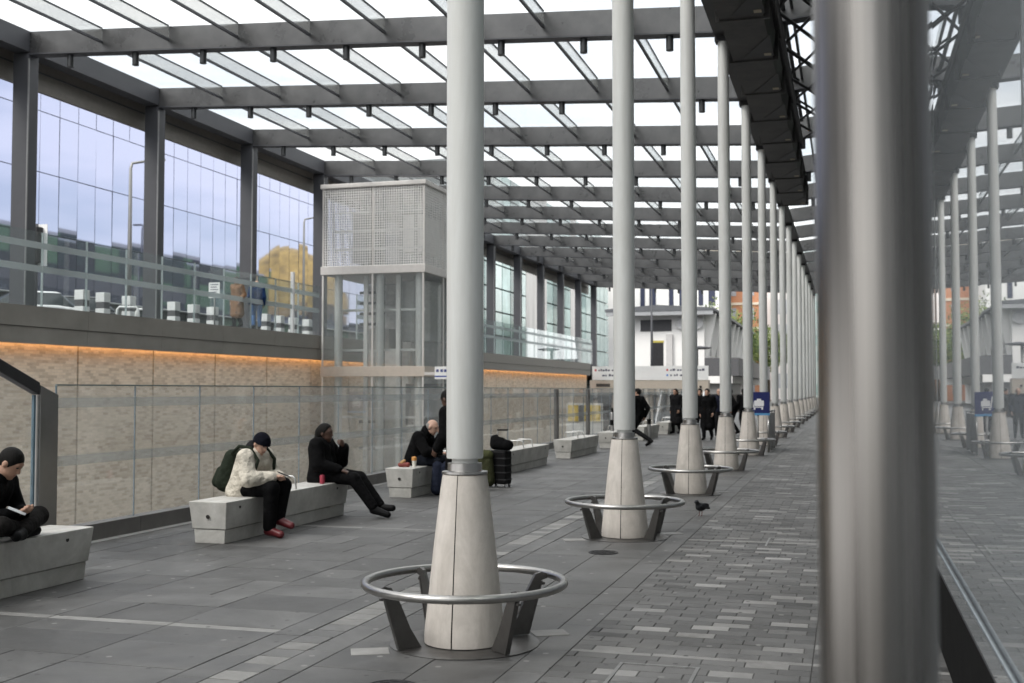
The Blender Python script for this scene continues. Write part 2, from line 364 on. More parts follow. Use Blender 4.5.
# ================================================================== CANOPY ROOF
canopy = thing('canopy_roof', 'long glazed canopy roof of grey steel beams and glass fins over the walkway', 'canopy')
KB = list(range(-7, 16))  # unseen bays behind the camera added to darken the near pole's reflections
prof_beam = MB()
xs = [XP - .25, XC, .45]
for a, c in ((xs[0], xs[1]), (xs[1], xs[2])):
    za, zc = beam_z(a), beam_z(c); h = .55
    prof_beam.hexa([(a, -.13, za), (c, -.13, zc), (c, .13, zc), (a, .13, za)], [(a, -.13, za+h), (c, -.13, zc+h), (c, .13, zc+h), (a, .13, za+h)])
    for s in (-1, 1):      # flange edges
        pass
beam_me = prof_beam.mesh('beam', beampaint)
fl = MB()
for a, c in ((xs[0], xs[1] - .003), (xs[1] + .003, xs[2])):
    za, zc = beam_z(a) - .035, beam_z(c) - .035
    fl.hexa([(a, -.17, za), (c, -.17, zc), (c, .17, zc), (a, .17, za)], [(a, -.17, za+.033), (c, -.17, zc+.033), (c, .17, zc+.033), (a, .17, za+.033)])
flange_me = fl.mesh('bottom_flange', darkpost)
lightx = [-18.5 + 1.87*i for i in range(9)] + [-1.2]
finx = [-17.5 + 1.87*i for i in range(8)]
dl = MB().lathe([(.0, -.33), (.07, -.33), (.082, -.325), (.082, -.02), (.06, -.015), (.06, 0.0)], 14).mesh('downlight', pm('downlight_grey', (.05, .052, .055), .4, .4, var=.1))
dl.shade_smooth(); dl.set_sharp_from_angle(angle=R(40))
for k in KB:
    o = link('beam', beam_me, canopy, (0, Y0 + SP*k, 0))
    link('bottom_flange', flange_me, o)
    if k >= 0:
        for x in lightx: link('downlight', dl, o, (x, 0, beam_z(x) - .02))
roofglass = glassm('roof_glass', (.95, .955, .955), .03, .5, milk=.05)
finglass = glassm('fin_glass', (.78, .78, .77), .04, .5, milk=.10, milkcol=(.7, .7, .69))
gx = [XP - .2] + finx + [XC - .1]
pane_me = {}
bl = SP - .30
for i in range(len(gx) - 1):
    a, c = gx[i] + .012, gx[i+1] - .012; w = c - a
    pane_me[i] = MB().hexa([(0, 0, 0), (w, 0, -.0556*w), (w, SP-.02, -.0556*w), (0, SP-.02, 0)], [(0, 0, .02), (w, 0, .02-.0556*w), (w, SP-.02, .02-.0556*w), (0, SP-.02, .02)]).mesh('roof_pane', roofglass)
pane_me['r'] = MB().hexa([(0, 0, 0), (2.8, 0, .28), (2.8, SP-.02, .28), (0, SP-.02, 0)], [(0, 0, .02), (2.8, 0, .30), (2.8, SP-.02, .30), (0, SP-.02, .02)]).mesh('roof_pane', roofglass)
fin_me = MB().box(-.012, .012, 0, bl, -.30, .0).mesh('glass_fin', finglass)
edge_me = MB().box(-.03, .03, 0, bl, -.355, -.302).mesh('fin_edge', darkpost)
top_me = MB().box(-.024, .024, 0, bl, .002, .03).mesh('joint_bar', darkpost)
for k in KB[:-1]:
    y = Y0 + SP*k
    for i in range(len(gx) - 1):
        link('roof_pane', pane_me[i], canopy, (gx[i] + .012, y + .01, beam_z(gx[i]) + .585))
    link('roof_pane', pane_me['r'], canopy, (XC + .1, y + .01, beam_z(XC + .1) + .585))
    if k >= 0:
        for x in finx:
            f = link('glass_fin', fin_me, canopy, (x, y + .15, beam_z(x) + .545)); link('fin_edge', edge_me, f); link('joint_bar', top_me, f)
        f = link('glass_fin', fin_me, canopy, (-1.0, y + .15, beam_z(-1.0) + .545)); link('fin_edge', edge_me, f)
YA, YZ = Y0 + SP*KB[0] - .2, Y0 + SP*15 + .2
b = MB()
for k in KB[:-1]:
    y = Y0 + SP*k
    b.box(XP - .22, XP + .2, y + .14, y + SP - .14, beam_z(XP) + .02, beam_z(XP) + .54)
b.build('edge_beam', darkpost, canopy)
zf = beam_z(XP)
b = MB(); b.box(XP - .62, XP - .50, YA, YZ, zf - .62, zf + .62); b.box(XP - .50, XP - .26, YA, YZ, zf + .30, zf + .36)
b.build('edge_fascia', pm('fascia_brown', (.20, .185, .165), .5, .2, var=.1), canopy)
b = MB(); b.box(XP - .495, XP - .47, YA, YZ, zf - .14, zf - .11); b.build('fascia_trim', darkpost, canopy)
# gutter along the column row
b = MB()
for k in KB[:-1]:
    y = Y0 + SP*k
    b.box(XC - .16, XC + .16, y + .19, y + SP - .19, beam_z(XC) - .10, beam_z(XC) + .18)
b.build('gutter', blackmetal, canopy)
# ------- dark service girder under the roof with lattice beside it
gir = thing('service_girder', 'black riveted box girder hanging under the canopy beside the column tops', 'girder', (0, 0, 0))
GX0, GX1, GZ = -2.30, -1.36, 8.62
seg = 2.825
gy = 44.3
yy = []
while gy > 2: yy.append((max(gy - seg, 1), gy)); gy -= seg
girm = pm('girder_black', (.034, .032, .031), .6, .1, var=.5, scale=2.5, bump=.2, bscale=30)
pm_me = MB().hexa([(GX0 + .06, -seg + .03, 0), (GX1 - .06, -seg + .03, 0), (GX1 - .06, -.03, 0.0), (GX0 + .06, -.03, 0.0)], [(GX0, -seg + .03, .55), (GX1, -seg + .03, .55), (GX1, -.03, .55), (GX0, -.03, .55)]).mesh('girder_panel', girm)
rib_me = MB().box(GX0 - .02, GX1 + .05, -.028, .028, -.03, .58).mesh('rib', girm)
tri_me = MB().prism([(0, 0), (.62, 0), (.62, -1.5)], lambda a, c, d: (GX0 + .30 + a, -.25 + c, d), -.012, -.004).mesh('gusset', blackmetal)
plate_me = MB().box(GX1 - .21, GX1 - .07, -.5, -.34, -.02, -.004).mesh('tag_plate', pm('tag_tan', (.35, .30, .22), .7))
for i, (a, c) in enumerate(yy):
    p = link('girder_panel', pm_me, gir, (0, c, GZ))
    link('gusset', tri_me, p); link('tag_plate', plate_me, p)
    link('rib', rib_me, gir, (0, c, GZ))
    q = MB().box(GX0 + .3, GX0 + .36, c - .03, c + .03, GZ + .58, beam_z(GX0) - .04).build('hanger', blackmetal, gir)
b = MB(); b.box(GX0 - .03, GX1 + .06, yy[-1][0], 44.36, GZ + .585, GZ + .64); b.build('top_plate', girm, gir)
lat = thing('lattice_truss', 'black lattice truss of crossing tubes beside the box girder', 'truss')
LX0, LX1, LZ0, LZ1 = -1.18, -.42, 8.85, 9.5
ly = [3 + 2.4*i for i in range(14)]
for x in (LX0, LX1):
    for z in (LZ0, LZ1): MB().tube([(x, ly[0], z), (x, ly[-1], z)], .05, 8).build('chord', blackmetal, lat, smooth=True)
for i in range(len(ly) - 1):
    a, c = ly[i], ly[i+1]
    MB().tube([(LX0, a, LZ0), (LX1, c, LZ0)], .035, 6).build('brace', blackmetal, lat, smooth=True)
    MB().tube([(LX1, a, LZ0), (LX0, c, LZ0 + .075)], .035, 6).build('brace', blackmetal, lat, smooth=True)
    MB().tube([(LX1, a, LZ0), (LX1, c, LZ1)], .03, 6).build('brace', blackmetal, lat, smooth=True)
    MB().tube([(LX0, a, LZ1), (LX1, c, LZ1)], .03, 6).build('brace', blackmetal, lat, smooth=True)

# ================================================================== DARK POSTS ON THE UPPER TERRACE
pz = beam_z(XP) - .04
for n, k in enumerate(range(2, 16)):
    if k == 2: continue
    lab = {3: 'leftmost dark grey steel post carrying the canopy above the terrace glass', 15: 'farthest dark grey steel post at the end of the terrace'}.get(k, '%s dark grey steel post from the left along the upper terrace' % ORD[k-3])
    t = thing('steel_post', lab, 'post', (XP, Y0 + SP*k, DECK - .02), group='dark posts along the upper terrace')
    MB().box(-.24, .2, -.2, .2, 0, pz - DECK + .02).build('shaft', darkpost, t, bevel=.01)
    MB().box(.203, .235, -.205, -.17, 0, pz - DECK - .1).build('cable_trim', pm('trim_grey', (.28, .28, .28), .4, .5), t)
    MB().box(-.32, .26, -.28, .28, .0, .03).build('base_plate', darkpost, t)

# ================================================================== COLONNADE
def make_column(k, seatless=False):
    far = k >= 6
    lab = {0: 'nearest white-grey column on a tapered stone base ringed by a steel perch seat', 15: 'farthest white-grey column at the end of the row'}.get(k, '%s column from the camera in the white-grey row' % ORD[k])
    t = thing('column', lab, 'column', (XC, Y0 + SP*k, 0), group='row of white-grey columns')
    return t
ZTOP = beam_z(XC) - .04
seg_n = 40
plate = MB().lathe([(.49, 0), (.49, .006), (.485, .008), (.25, .008)], 48).mesh('base_plate', legsteel)
prof = [(.262, .014), (.263, .06), (.258, .12), (.247, .22), (.2, .66), (.160, 1.0), (.146, 1.095), (.138, 1.10), (.10, 1.10)]
g = R(1.0)
half = [MB().lathe(prof, 26, a0=-math.pi/2 + g + s*math.pi, a1=math.pi/2 - g + s*math.pi).mesh('cone_panel', stone) for s in (0, 1)]
core = MB().lathe([(.25, .014), (.19, .66), (.13, 1.09), (.05, 1.098)], 26).mesh('core', seam_dark)
flg = MB().lathe([(.135, 1.102), (.150, 1.104), (.150, 1.118), (.113, 1.122), (.112, 1.172), (.08, 1.175)], 36).mesh('collar', steel)
neck = MB().lathe([(.086, 1.12), (.086, 1.21)], 28).mesh('neck', polepaint)
pole = MB().lathe([(.09, 1.203), (.117, 1.203), (.121, 1.215), (.124, 3.5), (.122, 7), (.112, ZTOP - .02), (.05, ZTOP)], 36).mesh('pole', polepaint)
head = MB().box(-.16, .16, -.16, .16, ZTOP - .16, ZTOP - .01).mesh('head_bracket', blackmetal)
RR, RZ = .65, .395
ring = MB().tube([(RR*math.cos(2*math.pi*i/56), RR*math.sin(2*math.pi*i/56), RZ) for i in range(56)], .027, 12, closed=True).mesh('seat_ring', ringsteel)
slv = MB()
for i in range(4):
    a = R(10 + 90*i); p = [(RR*math.cos(a+d), RR*math.sin(a+d), RZ) for d in (-.010, 0, .010)]; slv.tube(p, .0285, 12)
slv = slv.mesh('ring_joint', steel)
for m_ in half + [core, flg, neck, pole, ring, slv, plate]: m_.shade_smooth(); m_.set_sharp_from_angle(angle=R(35))
def leg_mesh(a):
    b = MB(); t_ = .012
    # radial plate: inclined outward, curling over to the ring
    poly = [(.32, .012), (.475, .012), (.535, .22), (.575, .36), (.625, .372), (.63, .40), (.585, .418), (.535, .405), (.47, .30), (.40, .14)]
    ca, sa = math.cos(a), math.sin(a)
    b.prism(poly, lambda r_, z_, d: (r_*ca - d*sa, r_*sa + d*ca, z_), -t_, t_)
    # flange along the outer edge
    pts = [(.47, .012), (.535, .22), (.575, .358)]
    for (r0, z0), (r1, z1) in zip(pts[:-1], pts[1:]):
        b.prism([(r0, z0), (r0 + .012, z0), (r1 + .012, z1), (r1, z1)], lambda r_, z_, d: (r_*ca - d*sa, r_*sa + d*ca, z_), -.018, .018)
    b.lathe([(.014, .33), (.014, .345)], 8, (.60*ca, .60*sa, 0))
    return b.mesh('leg', legsteel)
legs = [leg_mesh(R(a_)) for a_ in (46, 140, 228, 322)]
for k in range(16):
    t = make_column(k)
    link('base_plate', plate, t)
    for h_ in half: link('cone_panel', h_, t)
    link('core', core, t); link('collar', flg, t); link('neck', neck, t); link('pole', pole, t); link('head_bracket', head, t)
    rg = link('seat_ring', ring, t); link('ring_joint', slv, rg)
    for m_ in legs: link('leg', m_, t)

# ================================================================== TERRACE WALL, LED, FASCIA, GLASS
brickm = brick_mat('buff_brick', (.76, .67, .55), (.40, .325, .24), (.66, .59, .50))
jw = 3.40; y_off = XW and 1.331 * 19.3
wall = thing('brick_retaining_wall', 'buff brick panelled retaining wall under the upper terrace lit by an orange strip', 'wall', (XW, 0, -4.2))
ypan = [y_off + jw*i for i in range(-6, 19)]
bp_me = MB().box(-.3, 0, .035, jw - .035, 0, 4.2 + DECK - .42).mesh('brick_panel', brickm)
for y in ypan[:-1]: link('brick_panel', bp_me, wall, (0, y, 0))
MB().box(-.4, -.06, ypan[0], ypan[-1], 0, 4.2 + DECK - .66).build('backing', seam_dark, wall)
led = pm('led_orange', (1, .5, .2), .5, emit=((1., .50, .17), 8.))
fasm = pm('deck_fascia_metal', (.24, .228, .205), .45, .35, var=.12, scale=1.2, rvar=.06)
deckf = thing('terrace_edge', 'dark metal fascia edging the upper terrace above the brick wall', 'fascia', (XW, 0, DECK))
fa = MB().box(-.3, .30, .004, jw - .004, -.40, .10).mesh('fascia_panel', fasm); fb = MB().box(.19, .27, .004, jw - .004, -.82, -.415).mesh('lower_fascia_panel', fasm)
for y in ypan[:-1]: link('fascia_panel', fa, deckf, (0, y, 0)); link('lower_fascia_panel', fb, deckf, (0, y, 0))
MB().box(.18, .27, ypan[0], ypan[-1], -.414, -.401).build('joint_light_stop', seam_dark, deckf)  # added to stop strip light leaking through the gap between fascia panels
MB().box(.08, .13, ypan[0], ypan[-1], -.62, -.59).build('light_strip', led, deckf)
# terrace glass screen
balglass = glassm('terrace_glass', (.90, .93, .93), .04, .6, milk=.03)
frost = glassm('frosted_band', (.55, .58, .58), .03, .3, milk=.42, milkcol=(.72, .76, .76))
ts = thing('terrace_glass_screen', 'tall clear glass screen with two frosted bands along the upper terrace edge', 'glass screen', (XW + .16, 0, DECK + .1))
pw = 1.733; n0 = 11.9
pm1 = MB().box(-.008, .008, .006, pw - .006, .0, 1.86).mesh('glass_pane', balglass)
fr1 = [MB().box(.010, .012, .0, pw, z, z + .16).mesh('frosted_band', frost) for z in (.86, 1.44)]
clampm = pm('clamp_grey', (.45, .46, .46), .35, .6)
clp = MB().box(-.02, .02, -.018, .018, .0, 1.84).mesh('joint_post', glassm('joint_silicone', (.6, .66, .66), .1, .6, milk=.45))
yscr = [n0 + pw*i for i in range(-6, 44)]
LIFT0, LIFT1 = 39.2, 43.3
for y in yscr:
    if LIFT0 - 1.3 < y < LIFT1 - .3: continue
    p = link('glass_pane', pm1, ts, (0, y, 0)); [link('frosted_band', f_, p) for f_ in fr1]; link('joint_post', clp, ts, (0, y, 0))
MB().box(-.06, .06, 37.4, 37.5, 0, 2.2).build('end_post', pm('pale_post', (.6, .6, .6), .4), ts)
# lower balustrade at the void
lowglass = glassm('balustrade_glass', (.94, .945, .94), .05, .5, milk=.055, milkcol=(.8, .8, .8))  # pale diffuse share paints the haze of sky reflections on this glass
frost2 = glassm('balustrade_band', (.82, .84, .84), .03, .3, milk=.16, milkcol=(.8, .8, .8))
lb = thing('glass_balustrade', 'long chest-high glass balustrade on a grey kerb guarding the sunken level', 'balustrade', (XB, 0, 0))
lw = 1.41; l0 = 10.36
pl = MB().box(-.008, .008, .005, lw - .005, .16, 1.695).mesh('glass_pane', lowglass)
fr2 = [MB().box(.010, .012, .0, lw, z, z + .11).mesh('frosted_band', frost2) for z in (.84, 1.46)]
edge = MB().box(-.012, .012, .003, lw - .003, 1.697, 1.712).mesh('top_edge', pm('glass_edge', (.16, .21, .21), .3))
kerbm = pm('kerb_metal', (.135, .13, .125), .5, .3, var=.12)
kb = MB().box(-.10, .10, .003, lw - .003, -.3, .18).mesh('kerb_panel', kerbm)
vj = MB().box(-.009, .009, -.0045, .0045, .18, 1.696).mesh('joint', pm('joint_blue', (.10, .14, .17), .4))
for i in range(0, 38):
    y = l0 + lw*i
    p = link('glass_pane', pl, lb, (0, y, 0)); [link('frosted_band', f_, p) for f_ in fr2]; link('top_edge', edge, p)
    link('kerb_panel', kb, lb, (0, y, 0)); link('joint', vj, lb, (0, y, 0))
for i in range(-3, 0): link('kerb_panel', kb, lb, (0, l0 + lw*i - .2, 0))
MB().box(.10, .22, 5, l0 + lw*38, -.02, .004).build('edge_strip', pm('edge_pale', (.30, .295, .285), .6), lb)
for y in (32.2, 36.4, 46.2): MB().box(-.06, .06, y - .07, y + .07, .1, 1.68).build('steel_post', legsteel, lb, bevel=.006)
b = MB(); b.box(-.3, -.11, -20, 95, -4.2, -.05); b.build('slab_edge', pm('slab_edge_grey', (.25, .25, .25), .7), lb)
# stair rail and newel at the left
nw = thing('stair_handrail', 'dark sloping handrail with glass infill ending at a steel plate newel, far left', 'handrail', (XB, 10.2, 0))
MB().prism([(-.14, 0), (.14, 0), (.14, 1.60), (-.14, 1.70)], lambda a, c, d: (d, a, c), -.05, .05).build('newel', pm('newel_steel', (.27, .265, .255), .38, .85, var=.1, scale=2), nw, bevel=.004)
MB().prism([(-.15, 1.60), (-.15, 1.73), (-3.2, 2.93), (-3.2, 2.80)], lambda a, c, d: (d, a, c), -.05, .05).build('rail', pm('rail_dark', (.045, .045, .047), .4, .5), nw, bevel=.01)
MB().prism([(-.2, .16), (-.2, 1.60), (-3.2, 2.80), (-3.2, .16)], lambda a, c, d: (d, a, c), -.008, .008).build('glass_infill', lowglass, nw)
MB().box(-.014, .014, -.20, -.17, .16, 1.60).build('glass_edge', pm('glass_edge_blue', (.12, .2, .26), .3), nw)
# ================================================================== LIFT TOWER
lx0, lx1, ly0, ly1 = -18.8, -14.75, LIFT0, LIFT1
lift = thing('lift_tower', 'glass lift tower with pale perforated metal top beside the terrace', 'lift tower', (lx0, ly0, -4.2))
def L_(x0, x1, y0, y1, z0, z1): return (x0 - lx0, x1 - lx0, y0 - ly0, y1 - ly0, z0 + 4.2, z1 + 4.2)
perf = screen_mat('perforated_screen', (.82, .81, .79), .095, .72)
liftpaint = pm('lift_pale_paint', (.60, .575, .55), .5, .1, var=.06)
xm = (lx0 + lx1)/2; ym = (ly0 + ly1)/2
Z1, Z2 = 6.25, 9.18
for x0, x1 in ((lx0 + .04, xm - .03), (xm + .03, lx1 - .04)):
    MB().box(*L_(x0, x1, ly0, ly0 + .015, Z1, Z2)).build('perforated_panel', perf, lift)
    MB().box(*L_(x0, x1, ly1 - .015, ly1, Z1, Z2)).build('perforated_panel', perf, lift)
for y0, y1 in ((ly0 + .04, ym - .03), (ym + .03, ly1 - .04)):
    MB().box(*L_(lx1 - .015, lx1, y0, y1, Z1, Z2)).build('perforated_panel', perf, lift)
    MB().box(*L_(lx0, lx0 + .015, y0, y1, Z1, Z2)).build('perforated_panel', perf, lift)
b = MB()
for x in (lx0 + .02, xm, lx1 - .02): b.box(*L_(x - .035, x + .035, ly0 - .015, ly0 + .03, Z1, Z2))
b.box(*L_(lx1 - .03, lx1 + .01, ym - .018, ym + .018, Z1, Z2)); b.build('screen_mullion', liftpaint, lift)
MB().box(*L_(lx0 - .08, lx1 + .08, ly0 - .08, ly1 + .08, Z2, Z2 + .16)).build('cap', liftpaint, lift, bevel=.02)
MB().box(*L_(lx0 - .06, lx1 + .06, ly0 - .06, ly1 + .06, Z1 - .30, Z1 - .002)).build('band', liftpaint, lift, bevel=.01)
for (x0, x1, y0, y1) in ((lx0 - .05, lx1 + .05, ly0 - .06, ly0 + .10), (lx1 - .10, lx1 + .05, ly0 + .105, ly1 + .06)):
    MB().box(*L_(x0, x1, y0, y1, 2.15, 2.52)).build('landing_band', pm('band_tan', (.50, .44, .38), .5, var=.06), lift, bevel=.01)
tubem = pm('lift_tube', (.66, .67, .66), .35, .2, var=.05)
for (x, y) in ((lx0 + .5, ly0 + .35), (xm + .15, ly0 + .35), (lx1 - .3, ly0 + .35), (lx1 - .3, ly1 - .4), (lx0 + .5, ly1 - .4), (xm + .15, ly1 - .4)):
    MB().lathe([(.15, 0), (.15, Z1 + 3.9)], 18, (x - lx0, y - ly0, 0)).build('tube_leg', tubem, lift, auto=40)
lglass = glassm('lift_glass', (.93, .935, .93), .06, .5, milk=.11)
for z0, z1 in ((-4.2, 2.14), (2.53, Z1 - .31)):
    for x0, x1 in ((lx0, xm - .01), (xm + .01, lx1)): MB().box(*L_(x0, x1, ly0, ly0 + .02, z0, z1)).build('glass_pane', lglass, lift)
    for y0, y1 in ((ly0 + .11, ym - .01), (ym + .01, ly1)): MB().box(*L_(lx1 - .02, lx1, y0, y1, z0, z1)).build('glass_pane', lglass, lift)
for z0, z1 in ((-4.2, 2.14), (2.53, Z1 - .31)):
    for x in (lx0 + .02, xm, lx1 - .03): MB().box(*L_(x - .03, x + .03, ly0 - .03, ly0 - .002, z0, z1)).build('mullion', liftpaint, lift)
    for y in (ym, ly1): MB().box(*L_(lx1 + .002, lx1 + .03, y - .03, y + .03, z0, z1)).build('mullion', liftpaint, lift)
    MB().box(*L_(lx0 + 1.45, lx0 + 1.6, ly0 + .5, ly0 + .6, z0, z1)).build('inner_frame', white_paint, lift)
    MB().box(*L_(lx0 + 2.75, lx0 + 2.9, ly0 + .5, ly0 + .6, z0, z1)).build('inner_frame', white_paint, lift)
for z in (.6, 3.1, 4.6): MB().box(*L_(lx0 + .2, lx1 - .2, ly0 + .62, ly0 + .70, z, z + .09)).build('cross_rail', tubem, lift)
for z in (6.9, 7.6, 8.3): MB().box(*L_(lx0 + .2, lx1 - .2, ly0 + .5, ly0 + .56, z, z + .06)).build('cross_rail', tubem, lift)
railm = pm('guide_rail', (.30, .30, .29), .4, .7)
for x in (lx0 + 1.2, lx0 + 1.9, lx0 + 2.6, lx0 + 3.2): MB().box(*L_(x - .04, x + .04, ly0 + 1.3, ly0 + 1.4, -4.2, Z2 - .05)).build('guide_rail', railm, lift)
for z in (4.1, 4.5, 4.9, 5.3, .4, 1.3, -.6): MB().box(*L_(lx0 + 1.0, lx0 + 2.0, ly0 + 1.15, ly0 + 1.25, z, z + .10)).build('bracket', pm('bracket_dark', (.10, .10, .105), .5, .5), lift)
MB().box(*L_(lx0 + 1.05, lx0 + 2.05, ly0 + 1.5, ly0 + 3.0, 3.2, 4.0)).build('machine_cabinet', liftpaint, lift, bevel=.02)
MB().box(*L_(lx0 + 2.5, lx0 + 3.7, ly0 + 1.6, ly0 + 3.4, 3.5, 5.8)).build('lift_car', pm('car_steel', (.42, .42, .41), .35, .7), lift, bevel=.02)
MB().box(*L_(lx0 + 2.6, lx0 + 3.4, ly0 + 1.5, ly0 + 3.4, 6.9, 8.3)).build('motor_housing', pm('housing_white', (.75, .75, .73), .6), lift, bevel=.02)
MB().box(*L_(lx0 + .3, lx0 + 1.1, ly0 + 2.0, ly0 + 3.4, 6.6, 8.6)).build('control_cabinet', pm('housing_grey', (.35, .35, .35), .6), lift, bevel=.02)
MB().box(*L_(lx0 + .1, lx1 - .1, ly1 - .3, ly1 - .1, -4.2, 5.9)).build('rear_wall', pm('lift_rear', (.58, .58, .57), .6, var=.2), lift)
MB().box(*L_(lx0 + 2.2, lx1 - .3, ly1 - 1.2, ly1 - .4, .3, 1.9)).build('doorway', pm('lift_door_dark', (.07, .07, .075), .5), lift)
sg = thing('lift_sign', 'small white wayfinding sign with blue strip on the lift tower', 'sign', (-14.3, 39.1, 2.0))
MB().box(0, .62, 0, .04, .05, .5).build('sign_board', white_paint, sg); MB().box(0.001, .62, -.003, -.0005, .12, .17).build('blue_strip', pm('sign_blue', (.02, .05, .28), .5), sg)
b = MB()
for i, (x, w) in enumerate(((.06, .10), (.22, .10), (.36, .2))): b.box(x, x + w, -.004, -.001, .30, .40)
b.build('symbol', pm('sign_blue2', (.05, .07, .22), .5), sg)
MB().box(-.4, 0, .01, .03, .2, .3).build('bracket', liftpaint, sg)

# ================================================================== RIGHT: GLASS WALL, RAIL, POLE
wallm = bpy.data.materials.new('mirror_glass'); wallm.use_nodes = True
pb = wallm.node_tree.nodes['Principled BSDF']; pb.inputs['Base Color'].default_value = (.22, .24, .255, 1); pb.inputs['Roughness'].default_value = .012; pb.inputs['IOR'].default_value = 2.1  # diffuse base colour puts a pale haze over the mirrored scene
pb.inputs['Specular Tint'].default_value = (.92, .96, 1, 1)
gw = thing('glass_wall', 'reflective glass wall of the building along the right side', 'glass wall', (XG, 0, 0))
pwid = 1.25
gp = MB().box(0, .02, .004, pwid - .004, .545, 5.9).mesh('glass_pane', wallm)
gj = MB().box(.004, .03, -.004, .004, .545, 5.9).mesh('joint', pm('joint_grey', (.05, .06, .07), .5))
for i in range(-3, 72):
    o = link('glass_pane', gp, gw, (0, i*pwid, 0)); o.rotation_euler = (0, rng.normal(0, .0011), rng.normal(0, .0011))
    link('joint', gj, gw, (0, i*pwid, 0))
MB().box(.034, .9, -4, 90, .55, 5.9).build('backing', pm('interior_dark', (.03, .034, .038), .8), gw)
MB().box(-.03, .034, -4, 90, 5.91, 6.1).build('head_rail', darkpost, gw)
MB().box(.022, .2, -4, 90, -.02, .519).build('shade_panel', pm('shade_black', (.02, .02, .02), .9, spec=0.), gw)  # flush black panel, its colour stands in for shade of the void below
MB().box(.004, .09, -4, 90, .521, .543).build('sill', darkpost, gw)
MB().tube([(-.013, -3, .69), (-.013, 89, .69)], .011, 12).build('guard_rail', pm('rail_steel', (.20, .22, .235), .4, .8), gw, smooth=True)
b = MB()
for i in range(-2, 72): b.box(-.03, -.001, i*pwid + .6, i*pwid + .61, .685, .695)
b.build('rail_bracket', galv, gw)
# upper storeys of that building (mirrored in the terrace-side facade)
ub = thing('station_building', 'tall dark green glazed building rising behind the right-hand glass wall', 'building', (XG + 2.6, 0, 0))
gg = [pm('green_pane_%d' % i, c, .5, 0, var=.15, scale=.5, spec=.2) for i, c in enumerate(((.02, .04, .028), (.11, .22, .09), (.008, .01, .01), (.22, .30, .22)))]
MB().box(.25, 22, -45, 150, 0, 18).build('wall', pm('core_grey', (.03, .032, .03), .8), ub)
gme = [MB().box(0, .2, .05, 2.9, 0, 2.85).mesh('window', m_) for m_ in gg]
for iy in range(0, 60):
    for iz in range(4, 6): link('window', gme[random.choice((0, 0, 1, 1, 2, 3))], ub, (.03, -30 + 3*iy, .3 + 3*iz))
MB().box(.1, 22.1, -45, 150, 18, 18.6).build('parapet', pm('parapet_pale', (.5, .5, .48), .7), ub)
oc = thing('ochre_tower', 'ochre stone corner building seen mirrored in the facade', 'building', (30, 213, 0))
ocm = pm('ochre_stone', (.42, .27, .10), .8, var=.25, scale=.3)
MB().box(0, 14, 0, 24, 0, 19).build('wall', ocm, oc)
MB().lathe([(12, 19), (11.8, 22), (10.6, 26), (8.5, 29), (5.5, 31.3), (2.5, 32.4), (.4, 33)], 20, (7, 12, 0)).build('dome', pm('ochre_dome', (.50, .33, .07), .6, var=.6, scale=.35), oc, auto=40)
for iy in range(6):
    for iz in range(5): MB().box(-.12, -.02, 1.2 + 3.8*iy, 3.2 + 3.8*iy, 2 + 3.4*iz, 4.2 + 3.4*iz).build('window', gg[2], oc)
np_ = thing('steel_pole', 'thick brushed stainless steel pole close to the camera at right', 'pole', (.040, 1.814, 0))
polem = pm('pole_stainless', (.27, .257, .243), .30, 1., var=.34, scale=5, stretch=(12, 12, .04), rvar=.08)
MB().lathe([(.085, .02), (.085, 8.9)], 64).build('shaft', polem, np_, auto=40)
MB().lathe([(.15, 0), (.15, .012), (.14, .02), (.086, .022)], 40).build('base_plate', legsteel, np_, auto=40)

# ================================================================== LEFT: OFFICE FACADE ACROSS THE ROAD
XF = -39.
fm = bpy.data.materials.new('blue_coated_glass'); fm.use_nodes = True
pb = fm.node_tree.nodes['Principled BSDF']; pb.inputs['Metallic'].default_value = .85; pb.inputs['Base Color'].default_value = (.30, .325, .44, 1); pb.inputs['Roughness'].default_value = .03
of = thing('office_building', 'long blue-tinted glass office facade across the upper road', 'building', (XF, 8, DECK))
pw_, ph_ = 1.505, 3.1
fp = MB().box(-.05, 0, .02, pw_ - .02, .022, ph_ - .022).mesh('glass_panel', fm)
shop = [pm('shop_pane_%d' % i, c, .1, 0, var=.2, scale=.6) for i, c in enumerate(((.02, .022, .022), (.10, .17, .12), (.05, .06, .058), (.22, .23, .21)))]
sp_ = [MB().box(-.05, 0, .03, pw_ - .03, .05, ph_ - .05).mesh('shop_window', m_) for m_ in shop]
for i in range(60):
    for j in range(0, 5):
        y = i*pw_
        if j == 0: link('shop_window', sp_[random.choice((0, 0, 0, 1, 2, 2, 3))], of, (0, y, -.25)); continue
        o = link('glass_panel', fp, of, (0, y, -.25 + j*ph_)); o.rotation_euler = (0, rng.normal(0, .004), rng.normal(0, .004))
MB().box(-20, -.06, -45, 60*pw_, 0, 15.2).build('wall', pm('mullion_dark', (.05, .055, .07), .7), of)  # plain unseen length behind the camera added to dim what the steel pole mirrors
MB().box(-.05, .5, 0, 60*pw_, ph_ - .32, ph_ - .27).build('canopy_ledge', pm('ledge_pale', (.45, .46, .45), .5), of)
